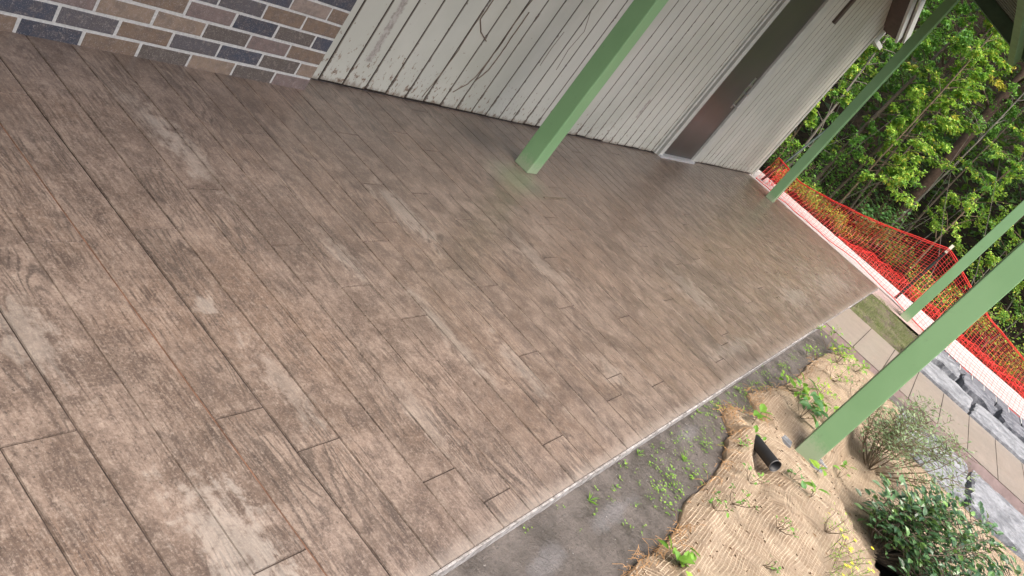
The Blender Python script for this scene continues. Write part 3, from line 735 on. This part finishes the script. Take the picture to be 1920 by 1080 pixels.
# ------------------------------------------------------------------ plants
def shrub(name, label, base, H, Rr, nst, nleaf, LL, mat, stem=mat_twig, lean=(0, 0), cat='shrub', group=None, six=True, wl=.5, low=.25, droop=.1, sr=.004):
    base = Vector(base); root = empty(name, base); tag(root, label, cat, group)
    st = MB(); fo = MB(); tips = []
    for i in range(nst):
        a = R_.uniform(0, 6.28); rr = Rr*math.sqrt(R_.random())
        top = base + Vector((math.cos(a)*rr + lean[0], math.sin(a)*rr + lean[1], H*R_.uniform(.62, 1.0)*(1 - .3*(rr/Rr)**2)))
        P = []; seg = 6
        for k in range(seg + 1):
            t_ = k/seg; q = base.lerp(top, t_); q.x += (math.cos(a)*.18*Rr)*math.sin(t_*3.1); q.y += (math.sin(a)*.18*Rr)*math.sin(t_*3.1)
            q += Vector((R_.uniform(-1, 1), R_.uniform(-1, 1), 0))*Rr*.035; P.append(q)
        st.tube(P, [sr*(1 - .75*k/seg) for k in range(seg + 1)], 4)
        n = max(2, nleaf//nst)
        for k in range(n):
            t_ = low + (1 - low)*R_.random()**.8; i0 = min(seg - 1, int(t_*seg)); q = P[i0].lerp(P[i0 + 1], t_*seg - i0)
            a2 = R_.uniform(0, 6.28); off = Vector((math.cos(a2), math.sin(a2), R_.uniform(-.1, .7)))
            q2 = q + off.normalized()*R_.uniform(.2, 1.0)*Rr*.28
            if R_.random() < .3: st.tube([q, q2], sr*.35, 3, 0, None, False)
            d_ = (off + Vector((0, 0, R_.uniform(-droop*4, .5)))); nn = Vector((R_.uniform(-.5, .5), R_.uniform(-.5, .5), 1))
            s_ = LL*R_.uniform(.6, 1.15); fo.leaf(q2, d_, nn, s_, s_*wl, 0, None, six)
    fo.build('foliage', mat, root); st.build('stem', stem, root); return root
shrub('shrub', 'dark green glossy bush with many stems in front of the rough grey slabs', (4.38, -.80, -.13), .52, .40, 40, 1750, .055, lf_gloss, mat_bark, (.24, -.26), low=.32, sr=.006, wl=.55)
shrub('shrub', 'low dark glossy bush at the bottom right corner, below the larger one', (4.25, -1.15, -.16), .34, .34, 22, 800, .05, lf_gloss, mat_bark, (.1, -.1), low=.3, sr=.005)
shrub('shrub', 'airy grey-green twiggy bush right of the nearest post', (5.35, -.60, -.10), .58, .36, 30, 2000, .030, lf_grey, mat_twig, (.1, -.08), low=.35, sr=.0045, wl=.5)
shrub('shrub', 'small fine-leaved bush spilling over the walkway edge', (6.2, -.66, -.08), .45, .28, 22, 900, .028, lf_grey, mat_bark, (.1, -.05), low=.3, sr=.0035)
GP = 'young leafy plants on the coir blanket'
def herb(label, x, y, H, n, LL, mat, wl=.6, spread=None, group=GP, cat='plant', nst=4, z=None):
    zb = coir_h(x, y) if z is None else z
    return shrub('seedling', label, (x, y, zb - .004), H, spread or H*.6, nst, n, LL, mat, mat_twig, (0, 0), cat, group, True, wl, .35, .15, .002)
herb('broad-leaved green plant at the mud edge, upper one of the two leafiest', 5.2, .06, .17, 30, .065, lf_spr, spread=.12)
herb('broad-leaved green plant in front of the fold in the blanket, left of the post', 4.85, -.10, .19, 34, .075, lf_blu, spread=.13, nst=5)
herb('leafy plant with one pale lime leaf nearest the left side of the post', 5.08, -.22, .17, 26, .07, lf_spr, spread=.10)
herb('light lime plant at the far top corner of the blanket by the walkway', 7.0, .10, .20, 70, .04, lf_spr, spread=.16, nst=6)
herb('yellow-green plant under the far corner of the blanket', 6.7, -.03, .17, 50, .04, lf_lime, spread=.14, nst=6)
herb('thin lime seedling between the patio edge and the far blanket', 6.35, .14, .11, 36, .028, lf_spr, spread=.12, z=-.06)
herb('small green plant midway up the blanket, beside the walkway kerb', 6.9, -.17, .14, 40, .035, lf_spr, spread=.10)
herb('sparse twiggy plant in the middle of the far blanket', 6.0, -.08, .17, 46, .03, lf_spr, spread=.12, nst=6)
herb('sparse twiggy plant near the centre fold of the far blanket', 5.55, -.10, .14, 38, .032, lf_lime, spread=.10)
herb('small olive plant against the far side of the nearest post', 6.05, -.26, .16, 46, .028, lf_grey, spread=.12)
herb('single lime leaf sprig standing at the upper end of the drain pipe', 4.22, .04, .12, 7, .075, lf_spr, spread=.04, nst=2)
herb('round lime leaf sprig below the drain pipe', 4.02, -.02, .05, 5, .055, lf_spr, spread=.03, nst=2)
herb('blue-green sprig in front of the drain pipe mouth', 3.98, -.26, .09, 8, .06, lf_blu, spread=.05, nst=3)
herb('bright lime leaf at the bottom corner of the nearest post', 4.36, -.34, .06, 4, .07, lf_spr, spread=.02, nst=2)
herb('upright narrow lime leaf on the bare blanket below the post', 3.92, -.37, .08, 3, .06, lf_spr, .4, spread=.02, nst=2)
herb('large lime leaves at the very bottom of the picture by the frayed blanket', 2.6, -.13, .08, 16, .055, lf_spr, spread=.08)
herb('thin dark-stemmed sprout on the blanket, nearest the drain pipe', 3.60, -.13, .10, 22, .02, lf_mid, spread=.07)
herb('thin dark-stemmed sprout on the blanket, middle of three', 3.28, -.13, .10, 26, .022, lf_mid, spread=.07)
herb('thin dark-stemmed sprout on the blanket, nearest the mud', 3.12, -.10, .09, 26, .02, lf_mid, spread=.06)
herb('low brown-green tuft in a dimple of the blanket', 3.40, -.33, .09, 30, .018, lf_mid, spread=.08)
herb('tiny brown-green tuft low on the blanket near the bottom edge', 3.08, -.36, .07, 20, .016, lf_mid, spread=.06)
herb('small sprout at the torn corner where blanket meets mud', 3.86, .02, .07, 26, .018, lf_mid, spread=.06)
herb('lime sprig just right of the nearest post foot', 4.75, -.46, .12, 8, .06, lf_spr, spread=.07, nst=3)
herb('yellow-green feathery plant beside the yellow flowers', 3.75, -.50, .16, 90, .016, lf_lime, .3, spread=.10, nst=7)
yf = empty('flowering_plant', (3.55, -.62, -.02)); tag(yf, 'wispy plant with small yellow flowers at the bottom of the blanket', 'flower')
s1 = MB(); s2 = MB(); s3 = MB()
for i in range(34):
    a = R_.uniform(0, 6.28); b0 = Vector((3.55 + R_.uniform(-.16, .16), -.60 + R_.uniform(-.10, .06), coir_h(3.55, -.6))); tp = b0 + Vector((math.cos(a)*.06, math.sin(a)*.06, R_.uniform(.05, .14)))
    s1.tube([b0, b0.lerp(tp, .5) + Vector((.005, 0, .01)), tp], .0009, 3, 0, None, False)
    for k in range(7):
        q = b0.lerp(tp, R_.uniform(.2, 1)); s3.leaf(q, Vector((R_.uniform(-1, 1), R_.uniform(-1, 1), .4)), Vector((0, 0, 1)), .016, .005)
    if i % 2 == 0:
        for k in range(5):
            th = 6.28*k/5; s2.leaf(tp, Vector((math.cos(th), math.sin(th), .25)), Vector((0, 0, 1)), .011, .007)
s1.build('stem', mat_twig, yf); s3.build('foliage', lf_lime, yf); s2.build('flower_petals', mat_flower, yf)

# weeds on the mud
wd = MB()
for i in range(430):
    x = R_.uniform(1.0, 7.2) if R_.random() < .5 else R_.uniform(2.9, 5.2); y = R_.uniform(edge_y(x) + .01, YE - .015)
    if nz(x, y, 2, 2.2) < -.05 and R_.random() < .8: continue
    z = bed_h(x, y); n = R_.randint(2, 6); s_ = R_.uniform(.004, .011)
    for k in range(n):
        a = R_.uniform(0, 6.28); wd.leaf(Vector((x + R_.uniform(-.008, .008), y + R_.uniform(-.008, .008), z + R_.uniform(.001, .012))), Vector((math.cos(a), math.sin(a), .4)), Vector((R_.uniform(-.3, .3), R_.uniform(-.3, .3), 1)), s_*R_.uniform(.7, 1.3), s_*.7)
for (x, y) in [(2.52, .215), (3.05, .25), (3.35, .12), (3.9, .26)]:
    for k in range(14):
        a = R_.uniform(0, 6.28); wd.leaf(Vector((x, y, bed_h(x, y))), Vector((math.cos(a), math.sin(a), .8)), Vector((0, 0, 1)), R_.uniform(.02, .05), .003)
for (x, y) in [(3.06, .06), (2.98, .10), (2.94, .03), (3.1, .10), (3.65, .12), (3.3, .06), (4.6, .23), (5.2, .22), (5.6, .2), (6.0, .2)]:
    for k in range(22):
        a = R_.uniform(0, 6.28); wd.leaf(Vector((x + R_.gauss(0, .022), y + R_.gauss(0, .022), bed_h(x, y) + R_.uniform(0, .03))), Vector((math.cos(a), math.sin(a), .3)), Vector((0, 0, 1)), .013, .009)
tag(wd.build('weeds', lf_spr), 'tiny green weeds sprinkled over the dark mud', 'weeds', kind='stuff')
# crumbs of soil and grit
gv = MB()
for i in range(1500):
    x = R_.uniform(1.0, 7.3); y = R_.uniform(edge_y(x) - .005, YE - .012); z = bed_h(x, y); s_ = R_.uniform(.0015, .006)
    P = [Vector((x, y, z)) + Vector((R_.uniform(-1, 1), R_.uniform(-1, 1), R_.uniform(.1, 1)))*s_ for _ in range(4)]
    for q in ((0, 1, 2), (0, 2, 3), (0, 3, 1), (1, 3, 2)): gv.face([P[k] for k in q], 0)
M = Mt('grit', .8, .3); M.set('Base Color', M.ramp(M.rnd(), [(0, (.05, .045, .04)), (.7, (.14, .13, .12)), (1, (.42, .4, .38))]))
tag(gv.build('soil_crumbs', M.m), 'crumbs of soil and grit scattered on the mud', 'grit', kind='stuff')

# litter on the blanket: dead leaf scraps, soil crumbs, pegs of grass straw
lt = MB()
for i in range(900):
    x = R_.uniform(1.9, 7.1); y = edge_y(x) - .02 - R_.random()**1.5*.9
    if x > 6.2 and y < -.5: continue
    z = coir_h(x, y) + .003; s_ = R_.uniform(.002, .006); a = R_.uniform(0, 6.28)
    if i % 9 == 0: lt.leaf(Vector((x, y, z + .002)), Vector((math.cos(a), math.sin(a), .15)), Vector((R_.uniform(-.5, .5), R_.uniform(-.5, .5), 1)), R_.uniform(.012, .03), R_.uniform(.006, .012), 0, .9)
    else: lt.tube([(x, y, z), (x + math.cos(a)*s_*R_.choice([1, 1, 4]), y + math.sin(a)*s_*2, z + .001)], s_*.4, 4, 0, R_.random()*.8)
M = Mt('litter', .9, .2); M.set('Base Color', M.ramp(M.rnd(), [(0, (.05, .035, .022)), (.6, (.13, .08, .045)), (1, (.28, .17, .09))]))
tag(lt.build('leaf_litter', M.m), 'dead leaf scraps and soil crumbs lying on the tan blanket', 'litter', kind='stuff')

# ------------------------------------------------------------------ orange net fence and stakes
def net():
    root = empty('safety_fence', (12.2, 0, 0)); tag(root, 'sagging red-orange plastic mesh fence on a dark stake past the patio', 'fence')
    T = [(4.0, .42), (2.7, .40), (2.5, .41), (2.1, .34), (1.6, .43), (.95, .60), (.16, .88), (.03, .93), (-.08, .90), (-.5, .74), (-.95, .59), (-1.65, .46), (-2.6, .42), (-6, .5)]
    def top(y):
        for (a, za), (b_, zb) in zip(T[:-1], T[1:]):
            if b_ <= y <= a: return za + (zb - za)*(a - y)/(a - b_)
        return .4
    def xb(y): return 12.10 - (0 if y > .2 else .85*min(1, (.2 - y)/.9)) + .05*nz(y, 0, 0, 1.5)
    def P(y, t):
        zt = top(y); b0 = .02 + (.05*max(0, 1 - abs(y - .75)/.5))
        z = b0 + (zt - b0)*t
        x = xb(y) + (12.36 - xb(y))*min(1, t*1.6)**.7 + .05*math.sin(y*4 + t*2)*t*(1 - t)*1.6 + .03*nz(y, t, 3, 4)
        return Vector((x, y + .03*nz(t*3, y, 9, 2)*(1 - t), z + .010*nz(y, t*5, 5, 6)))
    s = MB(); NT = 24; y0, y1 = 2.56, -5.6; NYs = 150
    for i in range(NYs + 1):
        y = y0 + (y1 - y0)*i/NYs
        s.tube([P(y, k/10) for k in range(11)], .0022, 3, 0, None, False)
    for k in range(NT + 1):
        t_ = (k/NT); s.tube([P(y0 + (y1 - y0)*i/NYs, t_) for i in range(NYs + 1)], .0018 if k < NT else .006, 3, 0, None, False)
    # selvedge bands
    for k in (NT - 1,): s.tube([P(y0 + (y1 - y0)*i/NYs, .975) for i in range(NYs + 1)], .006, 3, 0, None, False)
    s.tube([P(y0 + (y1 - y0)*i/NYs, .0) for i in range(NYs + 1)], .006, 3, 0, None, False)
    s.build('mesh_net', mat_orange, root)
    # the slack doubled-up fold lying along the far side of the strip
    q = MB()
    def Q(y, t):
        w_ = .13 + .08*nz(y, 0, 2, 1.4); fade = min(1, max(0, (1.25 - y)/.5))
        return Vector((13.36 + .05*nz(y, t, 1, 3), y + .02*nz(y, t*4, 7, 8), .012 + w_*fade*t + .03*nz(y*1.0, t*3, 3, 7)*fade))
    y = 1.25; 
    ys = [1.25 - .040*i for i in range(135)]
    for y in ys: q.tube([Q(y, k/6) + Vector((.04*math.sin(k*2.3 + y*9), .012*math.sin(k*3.1 + y*31), 0)) for k in range(7)], .0035, 3, 0, None, False)
    for k in range(9): q.tube([Q(y, k/8) + Vector((.03*math.sin(k*2 + y*13), 0, .012*math.sin(y*27 + k))) for y in ys], .0035, 3, 0, None, False)
    q.build('slack_net_fold', mat_orange, root)
    # crumple at the house end
    q = MB()
    def C(u, t): return Vector((12.45 + .5*u + .06*nz(u*5, t*3, 3, 2), 2.45 - .15*u + .07*nz(u*4, t*4, 8, 2), .02 + .42*t*(.55 + .45*u) + .04*nz(u*3, t*3, 1, 2)))
    for i in range(15): q.tube([C(i/14, k/8) for k in range(9)], .003, 3, 0, None, False)
    for k in range(12): q.tube([C(i/14, k/11) for i in range(15)], .003, 3, 0, None, False)
    q.build('bunched_net', mat_orange, root)
    p = MB()
    a, b_ = Vector((12.30, .045, -.1)), Vector((12.42, .02, .99))
    d_ = (b_ - a).normalized(); sx = Vector((0, 1, 0))
    for (w0, w1, e0, e1) in ((-.019, .019, -.003, .003), (-.003, .003, -.022, .003)):
        ex = Vector((1, 0, 0))
        A = [a + sx*w0 + ex*e0, a + sx*w1 + ex*e0, a + sx*w1 + ex*e1, a + sx*w0 + ex*e1]; Bq = [v_ + (b_ - a)*.88 for v_ in A]
        for i in range(4): j = (i+1) % 4; p.face([A[i], A[j], Bq[j], Bq[i]], 0, .5)
        p.face(Bq, 0, .5)
    for k in range(14):
        c_ = a.lerp(b_, .1 + k*.055); p.box((c_.x - .028, c_.y - .006, c_.z - .006), (c_.x - .018, c_.y + .006, c_.z + .006), 0, .5)
    st = p.build('stake', mat_tgreen, root); st['label'] = 'dark steel T-section stake'
    cpm = MB(); q0, q1 = a.lerp(b_, .88), b_
    cpm.box((q0.x - .022, q0.y - .022, q0.z), (q1.x + .012, q1.y + .022, q1.z), 0); cpm.build('stake_cap', simple('cream_paint', (.72, .70, .56), .5, .4, .1, 10), st)
net()
lp = MB(); lp.tube([(12.5, 2.55, 0), (12.75, 2.50, .45), (13.3, 2.46, 1.25)], .018, 6)
tag(lp.build('leaning_stake', mat_tgreen, None, True), 'dark thin stake leaning by the corner of the siding', 'stake')

# ------------------------------------------------------------------ woods
ff = MB(); NX, NY = 40, 50
def fz(x, y): 
    t_ = max(0, x - 15.5); return -.012 - .02*min(1, x-13.3) + .10*nz(x, y, 0, .8)*min(1, (x-13.3)) + .16*t_ + .012*t_*t_
for i in range(NX):
    for j in range(NY):
        X = [13.32 + 30*((i + a)/NX)**1.6 for a in (0, 1)]; Y = [-25 + 55*(j + a)/NY for a in (0, 1)]
        ff.face([(X[0], Y[0], fz(X[0], Y[0])), (X[1], Y[0], fz(X[1], Y[0])), (X[1], Y[1], fz(X[1], Y[1])), (X[0], Y[1], fz(X[0], Y[1]))], 0, .5)
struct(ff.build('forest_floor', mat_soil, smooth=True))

def spray(fo, st, p, d, L, n, LL, mi=0, wl=.62, bark_r=.004):
    """a leafy twig"""
    d = d.normalized(); e = p + d*L + Vector((0, 0, -.12*L)); st.tube([p, p.lerp(e, .5) + Vector((0, 0, .05*L)), e], [bark_r, bark_r*.7, bark_r*.3], 3, 0, None, False)
    for k in range(n):
        q = p.lerp(e, R_.uniform(.15, 1.05)) + Vector((R_.gauss(0, .06), R_.gauss(0, .06), R_.gauss(0, .05)))*min(1, L*1.6)
        dd = Vector((R_.uniform(-1, 1), R_.uniform(-1, 1), R_.uniform(-.9, .3))) + d*.5
        nn = Vector((R_.uniform(-.7, .7), R_.uniform(-.7, .7), 1)); s_ = LL*R_.uniform(.6, 1.2); fo.leaf(q, dd, nn, s_, s_*wl, mi)
def tree(name, label, x, y, H, lean, tr, mats, bark, nb=16, nl=16, LL=.10, low=.15, sp=.8, group='young trees at the wood edge', cat='tree', wl=.62, kink=.06):
    zb = fz(x, y) - .05; root = empty(name, (x, y, zb)); tag(root, label, cat, group)
    tb = MB(); fo = MB(); P = []; seg = 12; ph = R_.uniform(0, 6)
    for k in range(seg + 1):
        t_ = k/seg; P.append(Vector((x + lean[0]*t_ + kink*math.sin(t_*5 + ph), y + lean[1]*t_ + kink*math.cos(t_*4 + ph) - kink*math.cos(ph), zb + H*t_)))
    tb.tube(P, [tr*.78*(1 - .8*k/seg) + .003 for k in range(seg + 1)], 7)
    br = MB()
    for i in range(nb):
        t_ = low + (1 - low)*(i + R_.random())/nb; i0 = min(seg - 1, int(t_*seg)); p = P[i0].lerp(P[i0+1], t_*seg - i0)
        a = R_.uniform(0, 6.28); L = sp*(1.1 - .6*t_)*R_.uniform(.5, 1.1); d = Vector((math.cos(a), math.sin(a), R_.uniform(.1, .8))).normalized()
        m1 = p + d*L*.5 + Vector((0, 0, .04)); e = p + d*L + Vector((0, 0, -.05*L))
        br.tube([p, m1, e], [tr*.28*(1.1 - t_) + .004, tr*.18*(1.1 - t_) + .003, .002], 4, 0, None, False)
        for k in range(4):
            q = p.lerp(e, .35 + .2*k); d2 = d + Vector((R_.uniform(-.9, .9), R_.uniform(-.9, .9), R_.uniform(-.4, .3)))
            spray(fo, br, q, d2, L*.46, int(nl*2.1) + 1, LL*.70, 0 if R_.random() < .87 else min(1, len(mats) - 1), wl)
    tb.build('trunk', bark, root, True); br.build('branches', bark, root); fo.build('crown', mats, root); return root
T = [ # label, x, y, H, lean, r, mats, bark, nb, nl, LL, low, sp
 ('smooth pale grey sapling beside the siding corner, bare low down', 14.2, 2.70, 4.6, (.1, .25), .030, [lf_mid], mat_barkg, 20, 24, .085, .14, .7),
 ('stout pale brown trunk just right of the far patio post', 14.7, 2.30, 4.8, (.3, .02), .055, [lf_mid, lf_lime], mat_bark, 24, 24, .09, .16, .85),
 ('pale brown trunk leaning beside the stout one past the far post', 14.9, 2.0, 4.4, (.3, -.1), .042, [lf_lime, lf_mid], mat_bark, 22, 24, .09, .2, .8),
 ('slim brown sapling with yellow leaf clusters under the canopy corner', 14.6, 1.50, 4.9, (.2, .48), .030, [lf_lime, lf_yel], mat_bark, 24, 24, .095, .20, .8),
 ('thin leaning sapling with lime leaves in the middle of the wood', 15.1, 1.55, 4.6, (.4, .35), .022, [lf_lime, lf_mid], mat_bark, 22, 24, .09, .25, .7),
 ('massive dark reddish-brown trunk at the right edge of the wood', 16.2, 1.0, 7.5, (.6, .35), .16, [lf_mid], mat_barkd, 18, 26, .09, .35, 1.4),
 ('twisted thin grey tree in front of the massive dark trunk', 15.2, .95, 4.8, (.3, .15), .022, [lf_mid, lf_lime], mat_barkg, 14, 14, .08, .45, .9),
 ('bright lime sapling between the two light green posts', 14.9, .20, 3.3, (.1, .0), .022, [lf_lime, lf_mid], mat_twig, 22, 26, .075, .25, .75),
 ('bright lime sapling at the right edge beyond the nearest post', 14.8, -.75, 3.0, (.1, -.1), .022, [lf_lime, lf_mid], mat_twig, 24, 26, .07, .12, .75),
 ('mid green tree filling the lower right of the wood', 15.3, -1.6, 4.2, (.2, -.1), .03, [lf_mid, lf_lime], mat_barkd, 30, 28, .075, .08, .9),
 ('brown sapling rising behind the stake of the orange net', 15.5, .65, 4.2, (.3, .3), .026, [lf_mid], mat_bark, 16, 16, .08, .35, .8),
 ('lime-leaved tree behind the gable end of the house', 15.6, 3.5, 5.2, (.1, -.05), .05, [lf_lime, lf_mid], mat_bark, 26, 26, .095, .2, 1.0),
 ('dark-trunked tree deep behind the stout pale trunk', 16.8, 2.4, 6.5, (.4, -.3), .07, [lf_mid, lf_dark], mat_barkd, 24, 26, .09, .2, 1.2),
 ('shaded tree behind the yellow-leaved sapling', 17.2, 1.8, 6.5, (-.2, .3), .06, [lf_dark, lf_mid], mat_barkd, 24, 26, .09, .25, 1.3),
 ('shaded tree behind the light green posts', 17.0, -.3, 5.5, (.2, -.2), .06, [lf_dark, lf_mid], mat_barkd, 22, 24, .09, .3, 1.2),
 ('leafy lime sapling nearest the siding corner, its crown against the wall end', 13.95, 2.85, 3.6, (.05, .2), .018, [lf_lime, lf_mid], mat_twig, 26, 26, .085, .12, .6),
 ('leafy sapling reaching forward over the net beside the far patio post', 14.1, 1.65, 4.2, (.1, .3), .018, [lf_lime, lf_mid], mat_twig, 28, 26, .085, .18, .65),
 ('tall tree beyond the house corner to the left', 17.0, 4.6, 7.5, (.2, -.3), .09, [lf_mid, lf_lime], mat_barkd, 30, 28, .10, .2, 1.6),
]
for (lab, x, y, H, ln, tr, ms, bk_, nb, nl, LL, low, sp) in T:
    tree('tree', lab, x, y, H, ln, tr, ms, bk_, nb, nl, LL, low, sp)
for i, (x, y) in enumerate([(16, -4), (17.5, -6.5), (16.5, -9), (18, 7), (17.5, 9.5), (19, 12), (20, -2), (20.5, 4)]):
    tree('tree', ['leafy tree out to the right past the near bricks', 'second tree out to the right of the wood', 'last tree out to the right of the wood', 'tree hidden behind the house, first', 'tree behind the house further back', 'tree far behind the house', 'tall dim tree deep in the wood to the right', 'tall dim tree deep in the wood to the left'][i],
         x, y, 7, (.2, .2), .09, [lf_mid, lf_dark], mat_barkd, 30, 30, .11, .15, 1.7)
# shrubs of the undergrowth
U = [('maple-like bright green bush above the orange net', 14.3, 1.05, .95, .42, 700, .085, lf_blu), ('yellow-green low bush seen through the net at its left end', 13.85, 1.9, .42, .55, 900, .045, lf_lime),
     ('olive bush seen through the net behind the stake', 14.0, -.15, .55, .5, 700, .05, lf_lime), ('lime bush at the right end above the red net', 14.1, -1.7, .8, .6, 1000, .05, lf_lime),
     ('dark green bush against the siding corner', 14.0, 2.75, .9, .5, 900, .06, lf_mid), ('yellow-green bush behind the bunched net by the siding', 13.6, 2.45, .35, .35, 600, .04, lf_lime),
     ('dim bush behind the red net in the middle', 14.9, .6, .6, .5, 420, .06, lf_mid), ('dim bush at the foot of the massive trunk', 15.8, 1.3, 1.1, .7, 700, .07, lf_dark),
     ('green bush at the foot of the pale trunks', 14.2, 2.1, .5, .4, 500, .06, lf_mid), ('lime bush between the posts and the red net', 14.3, -.8, .85, .5, 800, .05, lf_lime),
     ('thin yellow-green bush seen through the net past the far post', 13.9, 1.35, .35, .4, 600, .04, lf_yel), ('green bush deep between the trunks', 15.6, 2.2, 1.5, .8, 900, .075, lf_mid)]
for (lab, x, y, H, rr, n, LL, mt) in U:
    shrub('shrub', lab, (x, y, fz(x, y) - .02), H, rr, 16, n, LL, mt, mat_twig, (0, 0), 'shrub', 'undergrowth at the wood edge', False, .62, .1, .1, .006)
# bare twigs and fallen branches leaning in the shade
tw = MB()
for i in range(22):
    x = R_.uniform(14.0, 16.2); y = R_.uniform(-1.5, 3.0); a = R_.uniform(0, 6.28); H = R_.uniform(.5, 2.6); z = fz(x, y)
    dx, dy = math.cos(a)*H*R_.uniform(.1, .7), math.sin(a)*H*R_.uniform(.1, .7)
    tw.tube([(x, y, z), (x + dx*.3 + R_.uniform(-.08, .08), y + dy*.3 + R_.uniform(-.08, .08), z + H*.4), (x + dx*.7 + R_.uniform(-.1, .1), y + dy*.7, z + H*.75), (x + dx, y + dy, z + H)], [R_.uniform(.005, .013), .007, .005, .002], 4, 0, None, False)
tag(tw.build('bare_twigs', mat_barkg), 'tangle of bare grey twigs and branches inside the shaded wood', 'twigs', kind='stuff')
# far wood as one mass
wo = MB()
for i in range(60000):
    x = 16.6 + 9*R_.random()**1.3; y = R_.uniform(-6, 10) if R_.random() < .85 else R_.uniform(-16, 18); z = fz(x, y) + R_.random()*9.5
    if nz(x, y, z, .55) < -.02: continue
    a = R_.uniform(0, 6.28); s_ = R_.uniform(.10, .24)
    wo.leaf(Vector((x, y, z)), Vector((math.cos(a), math.sin(a), R_.uniform(-.8, .3))), Vector((R_.uniform(-.6, .6), R_.uniform(-.6, .6), 1)), s_, s_*.6)
for i in range(15000):  # unseen high leaf mass added to block sky light
    x = R_.uniform(18, 26); y = R_.uniform(3, 10) if R_.random() < .25 else R_.uniform(-13, -1.5); z = R_.uniform(4.5, 13) if y < 0 else R_.uniform(7, 12)
    if nz(x, y, z, .35) < -.12: continue
    a = R_.uniform(0, 6.28); s_ = R_.uniform(.22, .42)
    wo.leaf(Vector((x, y, z)), Vector((math.cos(a), math.sin(a), R_.uniform(-.8, .3))), Vector((R_.uniform(-.6, .6), R_.uniform(-.6, .6), 1)), s_, s_*.6)
tag(wo.build('woodland', lf_dark), 'deep dark green woodland mass behind the young trees, with unseen high leaves added to block sky', 'woods', kind='stuff')
hl = MB(); hl.face([(27, -30, -1), (27, 32, -1), (31, 32, 14), (31, -30, 14)]); struct(hl.build('dark_backdrop', mat_soil))  # sloping sheet added to keep the gaps between leaves dark
